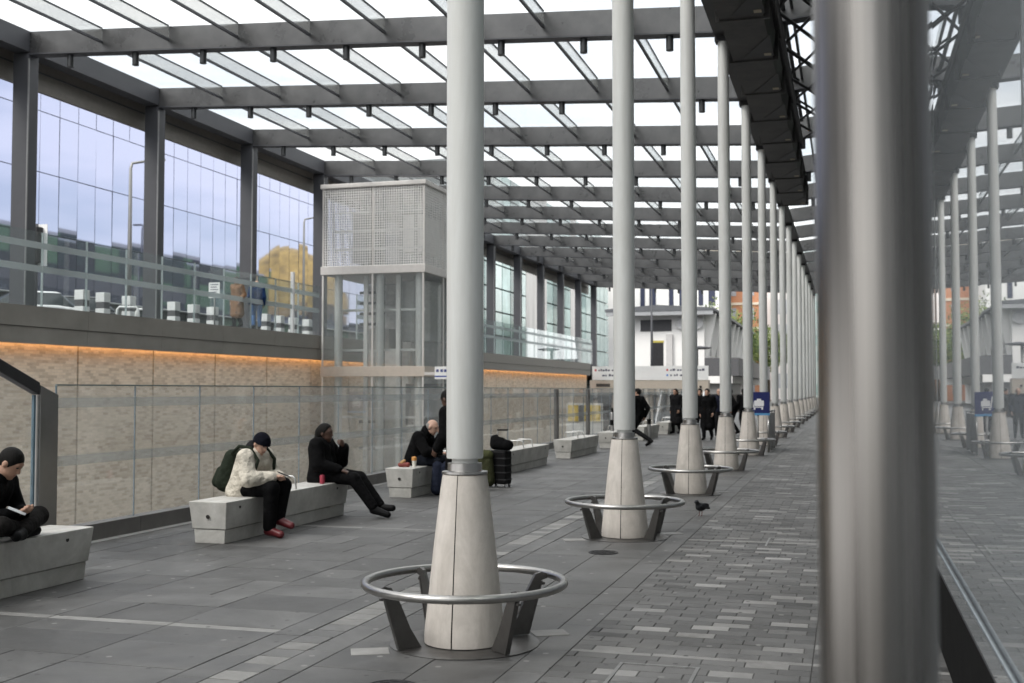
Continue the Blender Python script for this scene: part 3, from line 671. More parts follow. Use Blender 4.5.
# second building further along
gb = thing('green_glass_building', 'pale green glass and white concrete building at the far end of the terrace', 'building', (-34, 104, 0))
cw = pm('white_concrete', (.62, .60, .58), .7, var=.2, scale=.4, stretch=(1, 1, .3)); gm_ = pm('green_glass', (.30, .44, .42), .12, .3, var=.35, scale=.5, stretch=(1, 1, .6))
MB().box(-12, -.3, 0, 64, 0, 24).build('wall', pm('gb_core', (.12, .13, .13), .8), gb)
wm = [MB().box(-.2, 0, .06, 2.9, .06, 2.3).mesh('window', m_) for m_ in (gm_, pm('green_glass_dark', (.10, .17, .16), .12, .2, var=.4, scale=.6), pm('green_glass_pale', (.5, .62, .6), .2, .2, var=.2, scale=.4))]
wp = MB().box(-.2, 0, .02, 5.98, .0, 24).mesh('white_panel', cw)
bays = {}
for i in range(21):
    y = i*3.05
    if i in (6, 7, 8, 13): 
        if i != 7 or True: MB().box(-.2, .01, y + .02, y + 3.03, 0, 24).build('white_panel', cw, gb)
        continue
    for j in range(10): link('window', wm[(i*7 + j*3) % 3 if i < 16 else 2], gb, (0, y, j*2.4))

# ================================================================== FAR END
ent = thing('entrance_fascia', 'tan and white entrance fascia with wayfinding lettering across the sunken level', 'entrance', (XW, 88, 0))
tan = pm('tan_panel', (.50, .44, .37), .6, var=.08)
MB().box(0, 9.2, 0, 1.0, 1.35, 2.42).build('fascia', tan, ent, bevel=.02)
sgn = MB().box(.2, 9.2, -.05, .0, 2.43, 3.5).build('sign_panel', pm('sign_white', (.80, .80, .79), .6, var=.02), ent)
txtm = pm('sign_text', (.05, .05, .09), .6); redm = pm('sign_red', (.5, .05, .06), .6); blu = pm('sign_bluemark', (.1, .25, .6), .6)
def dashes(x, z, n, seed, h=.17):
    rr = random.Random(seed); b = MB()
    for i in range(n):
        w = rr.uniform(.10, .2); b.box(x, x + w, -.056, -.051, z, z + h*rr.choice((.7, 1))); x += w + rr.choice((.05, .05, .16))
    b.build('lettering', txtm, sgn)
dashes(.7, 3.12, 10, 1); dashes(1.0, 2.72, 6, 2); dashes(6.3, 3.12, 11, 3); dashes(6.3, 2.72, 9, 4)
MB().box(6.0, 6.15, -.056, -.051, 3.12, 3.27).build('symbol', redm, sgn); MB().box(6.0, 6.15, -.056, -.051, 2.72, 2.87).build('symbol', blu, sgn); MB().box(.4, .55, -.056, -.051, 3.12, 3.27).build('symbol', redm, sgn)
MB().box(.5, 1.6, -.004, .0, 1.9, 2.15).build('vent', pm('vent_dark', (.06, .055, .05), .6), ent)
for x in (7.6, 8.6): MB().lathe([(.09, 0), (.09, .04)], 12).build('camera_dome', blackmetal, ent, loc=(x, -.06, 1.9)).rotation_euler = (R(90), 0, 0)
MB().box(0, 11.2, 1.0, 6, -4.2, 1.34).build('opening_shade_block', pm('opening_shade', (.05, .045, .042), .8, var=.3), ent)  # solid block, shade of the deep opening put into its dark colour
MB().box(.2, 1.6, .6, .95, -4.2, 1.34).build('door_panel', pm('panel_black', (.02, .02, .02), .6), ent)
for i in range(4): MB().box(1.7 + i*.8, 2.45 + i*.8, .5, .95, -4.2, 1.34).build('wall_panel', tan, ent)
esc = thing('escalator', 'pair of escalator balustrades climbing under the entrance fascia', 'escalator', (-13.6, 80.8, -4.2))
for x in (0, 1.6, 3.2):
    MB().prism([(0, 0), (1, 0), (7, 4.9), (7, 5.8), (6.4, 5.8), (0, 1.0)], lambda a, c, d: (d, a, c), x, x + .12).build('balustrade', pm('esc_pale', (.62, .62, .62), .35, .4), esc)
for x in (.12, 1.72):
    b = MB()
    for i in range(20): b.box(x + .002, x + 1.47, .3 + i*.3, .6 + i*.3, 0, .25 + i*.22)
    b.build('step', pm('esc_step', (.12, .12, .12), .5, .5), esc)
hb = thing('yellow_hoarding', 'row of yellow striped hoarding boards on the sunken level behind the glass', 'hoarding', (-13.4, 56, -4.2))
for i in range(6): MB().box(i*.28, i*.28 + .24, 0, .06, 4.3, 5.1).build('board', pm('hoarding_yellow', (.62, .45, .06), .6, var=.3, scale=3) if i % 4 != 2 else pm('hoarding_dark', (.1, .1, .1), .6), hb)
MB().box(-.1, 1.75, .07, .15, 0, 5.2).build('back_frame', pm('hoarding_white', (.6, .6, .58), .7), hb)
# white hall with dark eaves
hall = thing('white_hall', 'white rendered hall with dark overhanging eaves and side buttresses at the far end', 'building', (-21.3, 110, 0))
render_w = pm('white_render', (.84, .83, .81), .8, var=.04, scale=.4); slate = pm('slate_roof', (.10, .105, .115), .6, var=.15, scale=1)
MB().box(0, 8.3, 0, 46, 0, 9.0).build('wall', render_w, hall)
rf = MB(); rf.prism([(-1.0, 9.4), (4.1, 9.75), (9.4, 9.4), (9.4, 9.15), (-1.0, 9.15)], lambda a, c, d: (a, d, c), -1.5, 47); rf.build('roof', slate, hall)
MB().box(-.9, 9.3, -1.45, -1.3, 8.75, 9.14).build('gutter', pm('gutter_grey', (.32, .33, .34), .5), hall)
for i in range(9):
    MB().prism([(8.3, 0), (8.3, 9), (9.3, 9), (8.6, 5)], lambda a, c, d: (a, d, c), 1 + i*5, 1.7 + i*5).build('buttress', render_w, hall)
    MB().box(8.31, 8.36, 2.2 + i*5, 5.4 + i*5, 5.0, 8.8).build('clerestory', pm('clerestory_dark', (.05, .055, .06), .3), hall)
MB().box(3.3, 4.4, -.05, -.01, 3.2, 6.2).build('door', blackmetal, hall); MB().box(3.25, 4.45, -.06, -.02, 6.21, 6.4).build('door_head', pm('door_yellow', (.5, .42, .08), .6), hall)
MB().box(4.7, 5.3, -.3, -.01, 3.2, 7.0).build('pilaster', pm('pilaster_grey', (.55, .54, .53), .7), hall)
for (a, c, z) in ((2.2, 5.2, 7.9), (.5, 1.2, 7.0)): MB().box(a, c, -.06, -.01, z - .6, z + .5).build('louvre', pm('louvre_dark', (.06, .06, .065), .6), hall)
for i in range(2): MB().lathe([(.001, 0), (.55, 0), (.55, .25)], 16).build('roundel', pm('roundel_grey', (.6, .6, .6), .6), hall, loc=(6.2 + i*1.5, -.05, 8.0)).rotation_euler = (R(90), 0, 0)
MB().box(8.32, 11.5, 0, 46, 3.0, 4.7).build('side_canopy', pm('side_canopy_dark', (.09, .09, .095), .6), hall)
MB().box(8.32, 10.9, 0, 46, 2.3, 2.98).build('side_band', render_w, hall)
MB().box(8.32, 10.6, .5, 12, 0, 2.29).build('shutter', pm('shutter_grey', (.22, .215, .21), .6), hall)
mast = thing('flag_mast', 'thin dark mast standing before the white hall', 'mast', (-17.2, 105, 0))
MB().tube([(0, 0, 0), (0, 0, 6), (0, 0, 11.6)], [.16, .12, .06], 10).build('pole', darkpost, mast, smooth=True)
MB().lathe([(.3, 0), (.3, .3), (.16, .35)], 12).build('base', darkpost, mast, auto=40)
wb = thing('white_block', 'white block with tall dark windows rising behind the hall roof', 'building', (-40, 175, 0))
MB().box(0, 22, 0, 14, 0, 21).build('wall', render_w, wb)
for i, x in enumerate((9.6, 11.0, 14.0, 15.6, 18.5, 20)): MB().box(x, x + (1.0 if i % 2 else .7), -.1, -.01, 14.5, 19).build('window', pm('navy_pane', (.02, .025, .06), .2), wb)
def brickblock(name, label, loc, w, d, h, nf, nb):
    t = thing(name, label, 'building', loc)
    MB().box(0, w, 0, d, 0, h).build('wall', brick_mat('orange_brick', (.52, .22, .11), (.45, .19, .10), (.4, .3, .22), axis='x'), t)
    for j in range(nf): MB().box(-.15, w + .15, -.2, -.02, h*(j+1)/nf - .5, h*(j+1)/nf - .1).build('string_course', pm('course_cream', (.66, .58, .46), .7), t)
    for j in range(nf):
        for i in range(nb): 
            x = w*(i+.28)/nb; z = h*j/nf + h/nf*.25
            q = MB().box(x, x + w/nb*.42, -.06, -.01, z, z + h/nf*.5).build('window', pm('brick_window', (.35, .36, .38), .2), t)
    MB().box(-.4, w + .4, -.4, d + .4, h, h + .7).build('cornice', pm('course_cream', (.66, .58, .46), .7), t)
brickblock('brick_building', 'orange brick building with cream stone courses behind the columns', (-25, 190, 0), 11.5, 14, 24, 6, 4)
wt = thing('white_tower', 'pale white tower between the farthest columns', 'building', (-13.8, 210, 0))
MB().box(0, 4.5, 0, 8, 0, 24).build('wall', render_w, wt)
for j in range(5): MB().box(.8, 3.7, -.05, -.01, 2 + 4.4*j, 4.6 + 4.4*j).build('window', pm('pale_window', (.5, .55, .58), .2), wt)
gt = thing('glass_tower', 'pale green glass tower at the far end beside the last columns', 'building', (-9.2, 260, 0))
MB().box(0, 11, 0, 12, 0, 34).build('wall', pm('gt_core', (.5, .58, .57), .5), gt)
for j in range(9):
    for i in range(4): link('window', wm[2 if (i + j) % 3 else 0], gt, (.2 + 2.7*i, -.05, .6 + 3.6*j)).rotation_euler = (0, 0, R(-90))
# ---- trees
barkm = pm('bark', (.07, .055, .04), .9)
leafm = [pm('leaf_%d' % i, c, .6, var=.3, scale=1.5) for i, c in enumerate(((.055, .10, .022), (.10, .15, .03), (.16, .19, .04)))]
def tree(name, label, loc, h, cr, seed, n=5000):
    rr = np.random.default_rng(seed); t = thing(name, label, 'tree', loc, group='far trees')
    tr = MB(); tr.tube([(0, 0, 0), (.1, 0, h*.25), (0, .1, h*.5), (.1, 0, h*.8)], [.32, .26, .2, .06], 10)
    cl = []
    for i in range(9):
        a = rr.uniform(0, 6.28); z0 = h*rr.uniform(.3, .65); rad = cr*rr.uniform(.5, .9)
        tip = Vector((math.cos(a)*rad, math.sin(a)*rad, z0 + h*rr.uniform(.12, .3)))
        tr.tube([(0, 0, z0), tip*.5 + Vector((0, 0, z0*.5 + .2)), tip], [.13, .09, .03], 6); cl.append((tip, cr*rr.uniform(.3, .5)))
    tr.build('trunk', barkm, t, smooth=True)
    for i in range(14):
        v = rr.normal(0, 1, 3); v /= np.linalg.norm(v); cl.append((Vector((v[0]*cr*.65, v[1]*cr*.65, h*.68 + v[2]*h*.26)), cr*rr.uniform(.25, .45)))
    lf = MB()
    for i in range(n):
        c, r_ = cl[rr.integers(len(cl))]; v = rr.normal(0, 1, 3); v = v/np.linalg.norm(v)*r_*rr.uniform(.55, 1.08)
        p = c + Vector(v); u = Vector(rr.normal(0, 1, 3)).normalized(); w = u.orthogonal().normalized(); s = rr.uniform(.14, .30)
        lf.mi = int(rr.integers(3)); lf.quad(p - u*s, p - w*s*.5, p + u*s, p + w*s*.5)
    lf.build('crown', leafm, t)
tree('tree', 'leafy green tree behind the white hall and columns', (-17.5, 165, 0), 13, 6.0, 3, 7000)
tree('tree', 'green tree right of the leafy one between the far columns', (-11.5, 178, 0), 11, 4.6, 4)
tree('tree', 'yellow-green tree at the end of the terrace building', (-50.5, 185, 0), 18, 5, 5)
# ---- the low kiosk behind far columns
lp = thing('lamp_post', 'grey lamp post before the white hall', 'lamp post', (-12.6, 101, 0))
MB().tube([(0, 0, 0), (0, 0, 5.2)], .14, 10).build('pole', galv, lp, smooth=True); MB().lathe([(.5, 0), (1.0, .1), (1.0, .16), (.2, .3)], 14, (.3, 0, 5.2)).build('lamp_head', darkpost, lp, auto=40)
# ================================================================== BENCHES
BX0, BX1, BH, BL = -6.84, -6.38, .45, 3.15
bench_spots = [5.60, 11.00, 16.5, 21.75, 27.05, 32.2, 37.4, 42.7]
bench_lab = ['pale concrete bench at the left edge under the person sitting cross-legged',
 'long pale concrete bench shared by the cream jacket sitter and the black-clad sitter',
 'pale concrete bench holding food and a cup beside the bald sitter',
 'pale concrete bench just right of the black suitcase, behind the nearest column',
 'pale concrete bench with two hoops left of the second column and bollard',
 'pale concrete bench hidden mostly behind the second column',
 'pale concrete bench right behind the walking person', 'farthest pale concrete bench with a hoop by the third column']
hw, hb_ = .23, .19
def bench_body():
    b = MB(); L2 = BL
    def ring(z, w, e): return [(-w, e, z), (w, e, z), (w, L2 - e, z), (-w, L2 - e, z)]
    b.hexa(ring(.155, hb_ + .012, .035), ring(BH - .0, hw, 0)); return b.mesh('seat_block', concrete)
def bench_plinth():
    b = MB(); e = .055; w = hb_ - .002
    b.hexa([(-w+.01, e, 0), (w-.01, e, 0), (w-.01, BL-e, 0), (-w+.01, BL-e, 0)], [(-w, e-.01, .15), (w, e-.01, .15), (w, BL-e+.01, .15), (-w, BL-e+.01, .15)]); return b.mesh('plinth', concrete)
sb, pb_ = bench_body(), bench_plinth()
hole_me = MB().lathe([(.001, 0), (.022, 0), (.022, .006)], 14).mesh('lifting_hole', seam_dark)
groove = MB().box(-hb_ + .015, hb_ - .015, .06, BL - .06, .149, .156).mesh('shadow_gap', seam_dark)
whitesteel = pm('hoop_white_steel', (.55, .55, .54), .3, .7)
def hoop(t, y, w=.36):
    MB().tube([(-w/2, y, BH - .01), (-w/2 + .02, y, BH + .13), (-w/2 + .05, y, BH + .155), (w/2 - .05, y, BH + .155), (w/2 - .02, y, BH + .13), (w/2, y, BH - .01)], .012, 8).build('arm_hoop', whitesteel, t, smooth=True)
for i, y in enumerate(bench_spots):
    t = thing('concrete_bench', bench_lab[i], 'bench', ((BX0 + BX1)/2, y, 0), group='concrete benches beside the balustrade')
    link('seat_block', sb, t, bevel=.008); link('plinth', pb_, t, bevel=.006); link('shadow_gap', groove, t)
    h = link('lifting_hole', hole_me, t, (0, .0115, .29)); h.rotation_euler = (R(90 + 7), 0, 0)
    h = link('lifting_hole', hole_me, t, (hw - .012, BL - .35, .38)); h.rotation_euler = (0, R(90), 0)
    h = link('lifting_hole', hole_me, t, (hw - .012, .30, .38)); h.rotation_euler = (0, R(90), 0)
    for yy_ in {0: (), 1: (1.72,), 2: (2.2,), 3: (1.2, 1.9), 4: (.9, 1.6), 6: (2.1,), 7: (1.0, 1.7)}.get(i, (1.2,)): hoop(t, yy_)

# ================================================================== FIGURES (smooth-blended distance field -> one continuous skin)
def V3(*a): return np.array(a, float)
def surface(prims, res, k=.025, cuts=()):
    """prims: ('c',a,b,ra,rb) tapered limbs, ('e',centre,radii,basis) ellipsoids; cuts: (point, normal) keep the side behind"""
    lo = np.full(3, 1e9); hi = -lo
    for p in prims:
        if p[0] == 'c': q = [np.minimum(p[1]-p[3], p[2]-p[4]), np.maximum(p[1]+p[3], p[2]+p[4])]
        else: m = max(p[2]); q = [p[1]-m, p[1]+m]
        lo = np.minimum(lo, q[0]); hi = np.maximum(hi, q[1])
    lo -= res*3 + k; hi += res*3 + k; n = np.ceil((hi-lo)/res).astype(int) + 1
    D = np.full(n, 1.0); ax = [lo[i] + res*np.arange(n[i]) for i in range(3)]
    for p in prims:
        if p[0] == 'c': a, b_ = np.minimum(p[1]-p[3], p[2]-p[4]), np.maximum(p[1]+p[3], p[2]+p[4])
        else: m = max(p[2]); a, b_ = p[1]-m, p[1]+m
        i0 = np.clip(((a - lo - k*1.5 - res*2)/res).astype(int), 0, n-1); i1 = np.clip(((b_ - lo + k*1.5 + res*2)/res).astype(int) + 2, 1, n)
        X, Y, Z = np.meshgrid(ax[0][i0[0]:i1[0]], ax[1][i0[1]:i1[1]], ax[2][i0[2]:i1[2]], indexing='ij')
        P = np.stack([X, Y, Z], -1)
        if p[0] == 'c':
            d = p[2]-p[1]; L2 = max(d@d, 1e-9); t = np.clip(((P-p[1])@d)/L2, 0, 1)
            f = np.linalg.norm(P - p[1] - t[..., None]*d, axis=-1) - (p[3] + (p[4]-p[3])*t)
        else:
            Bm = p[3] if len(p) > 3 and p[3] is not None else np.eye(3)
            q = (P-p[1])@Bm.T; r_ = np.array(p[2]); k0 = np.linalg.norm(q/r_, axis=-1); k1 = np.linalg.norm(q/r_**2, axis=-1) + 1e-9; f = k0*(k0-1)/k1
        sl = tuple(slice(i0[i], i1[i]) for i in range(3)); g_ = D[sl]
        h = np.clip(.5 + .5*(g_-f)/k, 0, 1); D[sl] = g_*(1-h) + f*h - k*h*(1-h)
    if cuts:
        X, Y, Z = np.meshgrid(*ax, indexing='ij')
        for pt, nn in cuts: D = np.maximum(D, (X-pt[0])*nn[0] + (Y-pt[1])*nn[1] + (Z-pt[2])*nn[2])
    # naive surface nets
    ins = D < 0; c = np.zeros(np.array(D.shape)-1, int)
    for dx in (0, 1):
        for dy in (0, 1):
            for dz in (0, 1): c += ins[dx:D.shape[0]-1+dx, dy:D.shape[1]-1+dy, dz:D.shape[2]-1+dz]
    act = (c > 0) & (c < 8); idx = -np.ones(c.shape, int); cells = np.argwhere(act); idx[act] = np.arange(len(cells))
    acc = np.zeros((len(cells), 3)); cnt = np.zeros(len(cells))
    cr = [(0,0,0),(1,0,0),(0,1,0),(1,1,0),(0,0,1),(1,0,1),(0,1,1),(1,1,1)]
    val = [D[cells[:,0]+o[0], cells[:,1]+o[1], cells[:,2]+o[2]] for o in cr]
    for i in range(8):
        for j in range(i+1, 8):
            if sum(abs(cr[i][q]-cr[j][q]) for q in range(3)) != 1: continue
            m = (val[i] < 0) != (val[j] < 0)
            t = np.where(m, val[i]/np.where(m, val[i]-val[j], 1), 0)
            p = np.array(cr[i])[None] + t[:, None]*(np.array(cr[j])-np.array(cr[i]))[None]
            acc += p*m[:, None]; cnt += m
    verts = lo + res*(cells + acc/cnt[:, None]); F = []
    for a_ in range(3):
        b1, b2 = (a_+1) % 3, (a_+2) % 3
        s0 = [slice(None)]*3; s1 = [slice(None)]*3; s0[a_] = slice(0, -1); s1[a_] = slice(1, None)
        e = np.argwhere(ins[tuple(s0)] != ins[tuple(s1)])
        ok = (e[:, b1] > 0) & (e[:, b2] > 0) & (e[:, b1] < D.shape[b1]-1) & (e[:, b2] < D.shape[b2]-1); e = e[ok]
        sgn = ins[tuple(e.T)]
        def at(o1, o2):
            q = e.copy(); q[:, b1] += o1; q[:, b2] += o2; return idx[tuple(q.T)]
        f = np.stack([at(-1,-1), at(0,-1), at(0,0), at(-1,0)], 1); f[~sgn] = f[~sgn][:, ::-1]; F.append(f)
    return verts, np.concatenate(F)
def solid(name, prims, res, mat, parent, k=.025, cuts=()):
    v, f = surface(prims, res, k, cuts)
    me = bpy.data.meshes.new(name); me.from_pydata(v.tolist(), [], f.tolist()); me.materials.append(mat); me.shade_smooth(); me.update()
    return link(name, me, parent)
def cloth(name, col, rough=.9, **kw): return pm('cloth_' + name, col, rough, var=kw.get('var', .2), scale=kw.get('scale', 14), bump=kw.get('bump', .7), bscale=kw.get('bscale', 11), obj=True, spec=.08, bdist=kw.get('bdist', .05))
skinA = pm('skin_light', (.50, .31, .23), .55, var=.06, obj=True); skinB = pm('skin_dark', (.075, .038, .025), .5, var=.08, obj=True); skinC = pm('skin_mid', (.40, .235, .165), .55, var=.06, obj=True)
hairK = pm('hair_black', (.0055, .005, .0045), .6, spec=.15, var=.4, scale=60, bump=.5, bscale=120, obj=True)
blackc = cloth('black', (.0055, .0055, .006)); blackd = cloth('charcoal', (.010, .010, .011)); eyem = pm('eye_dark', (.01, .008, .007), .3); lipm = pm('lip', (.28, .10, .085), .5)
def nrm(v): return v/np.linalg.norm(v)
def hand(prims, w, d, up, side, r=.0095, curl=.5):
    """palm + four fingers of different length + thumb; d direction of hand, up = back of hand, side = +1 thumb towards cross(d,up)"""
    d = nrm(d); up = nrm(up - d*(up@d)); s = np.cross(d, up)*side
    prims.append(('c', w, w + d*.07, .021, .022)); prims.append(('c', w + s*.018, w + d*.075 + s*.024, .016, .017)); prims.append(('c', w - s*.016, w + d*.072 - s*.024, .016, .016))
    for o, ln in ((.030, .068), (.010, .076), (-.010, .071), (-.030, .056)):
        a = w + d*.085 + s*o; b_ = a + (d*math.cos(curl*.6) - up*math.sin(curl*.6))*ln*.5; c_ = b_ + (d*math.cos(curl*2) - up*math.sin(curl*2))*ln*.5
        prims += [('c', a, b_, r, r*.95), ('c', b_, c_, r*.95, r*.8)]
    a = w + d*.02 + s*.025; b_ = a + d*.035 + s*.03 - up*.012; c_ = b_ + d*.03 + s*.006 - up*.014
    prims += [('c', a, b_, .013, .011), ('c', b_, c_, .011, .009)]
def figure(name, label, loc, rz, J, skin, top, legs_m, shoe, res=.0095, hair=('short', hairK), puff=.028, hem=None, cuff=1., grp='people on the walkway', baggy=.014, beard=None, hood=None):
    t = thing(name, label, 'person', loc, rz, grp)
    g = {k_: V3(*v) for k_, v in J.items()}
    hf = nrm(g['face']); hu = nrm(V3(*J.get('hup', (0, 0, 1)))); hr = nrm(np.cross(hf, hu)); hu = np.cross(hr, hf); c = g['head']
    Bm = np.stack([hr, hf, hu])
    at = lambda x, y, z: c + hr*x + hf*y + hu*z
    P = [('e', at(0, -.008, .022), (.074, .094, .094), Bm), ('e', at(0, .022, -.045), (.058, .068, .070), Bm), ('c', at(0, .076, .03), at(0, .10, -.018), .009, .015),
         ('c', at(-.035, .074, .038), at(.035, .074, .038), .013, .013), ('c', at(0, .062, -.095), at(0, .068, -.09), .022, .022), ('c', at(-.022, .078, -.055), at(.022, .078, -.055), .009, .009),
         ('e', at(.078, -.008, -.004), (.012, .022, .034), Bm), ('e', at(-.078, -.008, -.004), (.012, .022, .034), Bm)]
    P.append(('c', g['neck'], at(0, -.015, -.06), .056, .052))
    rx = V3(1, 0, 0) if 'rx' not in g else nrm(g['rx'])
    pe, ch = g['pelvis'], g['chest']
    P += [('c', pe + rx*.06, ch + rx*.075, .095, .095), ('c', pe - rx*.06, ch - rx*.075, .095, .095), ('c', ch, g['neck'], .08, .05)]
    for s in 'LR':
        P += [('c', ch, g['sh'+s], .075, .055), ('c', g['sh'+s], g['el'+s], .046, .038), ('c', g['el'+s], g['wr'+s], .037, .024),
              ('c', g['hip'+s], g['kn'+s], .078, .052), ('c', g['kn'+s], g['an'+s], .052, .034), ('c', g['an'+s], g['to'+s], .032, .028)]
        hand(P, g['wr'+s], g['hd'+s], g['hu'+s] if 'hu'+s in g else V3(0, 0, 1), 1 if s == 'L' else -1)
    bd = solid('body', P, res, skin, t, k=.016)
    for x in (-.031, .031):
        e = MB().lathe([(.0, -.006), (.009, -.004), (.012, 0), (.009, .004), (.0, .006)], 8, tuple(at(x, .079, .014))); e.build('eye', eyem, bd, smooth=True)
    solid('mouth', [('c', at(-.02, .088, -.052), at(.02, .088, -.052), .0055, .0055)], .004, lipm, bd, k=.004)
    # upper clothing
    q = puff; T = [('c', pe + rx*.07, ch + rx*.08, .10+q, .10+q), ('c', pe - rx*.07, ch - rx*.08, .10+q, .10+q), ('c', ch, g['neck'] - V3(0, 0, .01), .085+q, .05+q*.7)]
    for s in 'LR':
        w_ = g['el'+s] + (g['wr'+s]-g['el'+s])*.94
        T += [('c', ch, g['sh'+s], .08+q, .062+q*.8), ('c', g['sh'+s], g['el'+s], .05+q, .044+q), ('c', g['el'+s], w_, .043+q, .032+q*.8)]
    if hem:
        for a, b_, r0, r1 in hem: T.append(('c', V3(*a), V3(*b_), r0, r1))
    tp = solid('jacket', T, res*1.15, top, t, k=.03 if q < .03 else .018)
    # trousers and shoes
    G = [('c', pe + rx*.06, pe - rx*.06, .112, .112)]
    for s in 'LR': G += [('c', g['hip'+s], g['kn'+s], .088+baggy, .064+baggy), ('c', g['kn'+s], g['an'+s] + (g['kn'+s]-g['an'+s])*.08, .062+baggy, .046+baggy)]
    solid('trousers', G, res*1.15, legs_m, t, k=.022)
    for s in 'LR':
        a, o = g['an'+s], g['to'+s]; d = nrm(o - a + V3(0, 0, 1e-4)); 
        so = g['so'+s] if 'so'+s in g else None
        heel = a - d*.03 - V3(0, 0, .03) if so is None else so
        solid('shoe', [('c', a + nrm(g['kn'+s]-a)*.10, a - V3(0, 0, .015), .046, .046), ('c', heel, o, .043, .04), ('c', a, o, .044, .034)], res, shoe, t, k=.02)
    # hair or headwear
    kind, hm = hair
    if kind == 'short': solid('hair', [('e', at(0, -.016, .032), (.084, .102, .098), Bm), ('c', at(0, -.06, -.02), at(0, -.05, -.05), .05, .035)], res, hm, t, cuts=[(at(0, .058, .035), nrm(hf*.9 - hu*.55)), (at(0, -.0, -.085), -hu)])
    elif kind == 'long': solid('hair', [('e', at(0, -.016, .03), (.09, .106, .102), Bm), ('c', at(0, -.075, 0), at(0, -.09, -.16), .072, .06), ('c', at(0, -.09, -.16), at(0, -.085, -.26), .06, .03)], res, hm, t, cuts=[(at(0, .04, .05), nrm(hf*.9 - hu*.45))])
    elif kind == 'bun': solid('hair', [('e', at(0, -.016, .03), (.085, .103, .1), Bm), ('c', at(0, -.06, .0), at(0, -.085, -.14), .066, .055)], res, hm, t, cuts=[(at(0, .045, .05), nrm(hf*.9 - hu*.5))])
    elif kind == 'beanie':
        solid('beanie', [('e', at(0, -.01, .042), (.09, .106, .098), Bm), ('c', at(-.0, -.02, .02), at(.0, .02, .02), .088, .088)], res, hm, t, k=.02, cuts=[(at(0, 0, .004), nrm(-hu + hf*.22))])
    elif kind == 'fringe': solid('hair', [('e', at(0, -.016, .0), (.081, .096, .08), Bm)], res, hm, t, cuts=[(at(0, -.02, .03), nrm(hf*.9 + hu*.3))])
    if hood: solid('hood', [('c', at(.05, -.075, -.11), at(-.05, -.075, -.11), .06, .06), ('c', at(.065, -.02, -.13), at(.03, -.09, -.06), .045, .05), ('c', at(-.065, -.02, -.13), at(-.03, -.09, -.06), .045, .05)], res, hood, t, k=.03)
    if beard: solid('beard', [('e', at(0, .024, -.058), (.06, .072, .062), Bm)], res, beard, t, cuts=[(at(0, 0, -.045), nrm(hu*1.0 - hf*.15))])
    return t
SZ = BH    # seat height
# --- 1: cross-legged at the left edge, looking at a phone (faces +Y/+X diagonal; seated on the bench)
figure('person', 'person in black sitting cross-legged with a phone on the leftmost bench', (-6.74, 7.74, SZ), R(-78), dict(
    pelvis=(0, 0, .11), chest=(0, .12, .40), neck=(0, .19, .52), head=(0, .27, .61), face=(0, .80, -.62), hup=(0, .6, .8),
    shL=(-.19, .15, .45), elL=(-.24, .22, .20), wrL=(-.06, .36, .22), hdL=(.8, .6, .1), huL=(0, .4, -1),
    shR=(.19, .15, .45), elR=(.25, .20, .20), wrR=(.10, .37, .22), hdR=(-.8, .6, .1), huR=(0, .4, -1),
    hipL=(-.09, .02, .10), knL=(-.30, .36, .16), anL=(.10, .42, .075), toL=(.22, .44, .055),
    hipR=(.09, .02, .10), knR=(.30, .36, .14), anR=(-.10, .34, .06), toR=(-.22, .38, .05)),
    skinC, blackc, cloth('trouser_dark', (.014, .013, .0125)), black_plastic, hair=('short', hairK), puff=.02)
# --- 2: cream puffer jacket
cream = cloth('cream_puffer', (.60, .555, .475), .8, var=.10, scale=5, bump=1., bscale=9, bdist=.09)
figure('person', 'person in a cream puffer jacket, dark beanie and red boots seated on the bench', (-6.62, 11.82, 0), R(-96), dict(
    pelvis=(0, 0, .55), chest=(0, .10, .83), neck=(0, .15, .94), head=(0, .21, 1.035), face=(.22, .84, -.5), hup=(0, .5, .85),
    shL=(-.19, .14, .89), elL=(-.26, .20, .65), wrL=(-.10, .40, .66), hdL=(.7, .6, .1), huL=(0, -.2, 1),
    shR=(.19, .14, .89), elR=(.26, .22, .66), wrR=(.08, .42, .67), hdR=(-.6, .7, .1), huR=(0, -.2, 1),
    hipL=(-.09, .02, .54), knL=(-.10, .45, .57), anL=(-.02, .44, .20), toL=(-.03, .60, .13),
    hipR=(.09, .02, .54), knR=(.12, .44, .55), anR=(.10, .40, .09), toR=(.12, .56, .045)),
    skinA, cream, blackc, pm('boot_red', (.12, .016, .02), .4, obj=True), hair=('beanie', cloth('navy_beanie', (.006, .0065, .011))), puff=.05, baggy=.026,
    hem=[((.06, -.03, .50), (.07, .05, .62), .16, .15), ((-.06, -.03, .50), (-.07, .05, .62), .16, .15)], hood=cloth('scarf_dark', (.02, .02, .022)))
# --- 3: all in black at the far end of that bench
figure('person', 'person in black with hooded hair eating at the far end of the bench', (-6.62, 13.86, 0), R(-84), dict(
    pelvis=(0, 0, .56), chest=(0, -.03, .88), neck=(0, -.02, .99), head=(0, .03, 1.085), face=(.12, 1, -.12),
    shL=(-.20, -.02, .94), elL=(-.26, .16, .70), wrL=(-.14, .24, .90), hdL=(.8, -.1, .55), huL=(0, 1, 0),
    shR=(.20, -.02, .94), elR=(.26, .02, .69), wrR=(.16, .27, .62), hdR=(-.1, .9, -.2), huR=(.2, 0, 1),
    hipL=(-.09, .02, .55), knL=(-.10, .47, .50), anL=(-.05, .78, .13), toL=(-.02, .94, .12),
    hipR=(.09, .02, .55), knR=(.12, .46, .50), anR=(.12, .74, .12), toR=(.13, .92, .05)),
    skinB, blackc, blackc, black_plastic, hair=('long', hairK), puff=.045, baggy=.02,
    hem=[((.07, -.02, .50), (.08, 0, .7), .17, .15), ((-.07, -.02, .50), (-.08, 0, .7), .17, .15)])
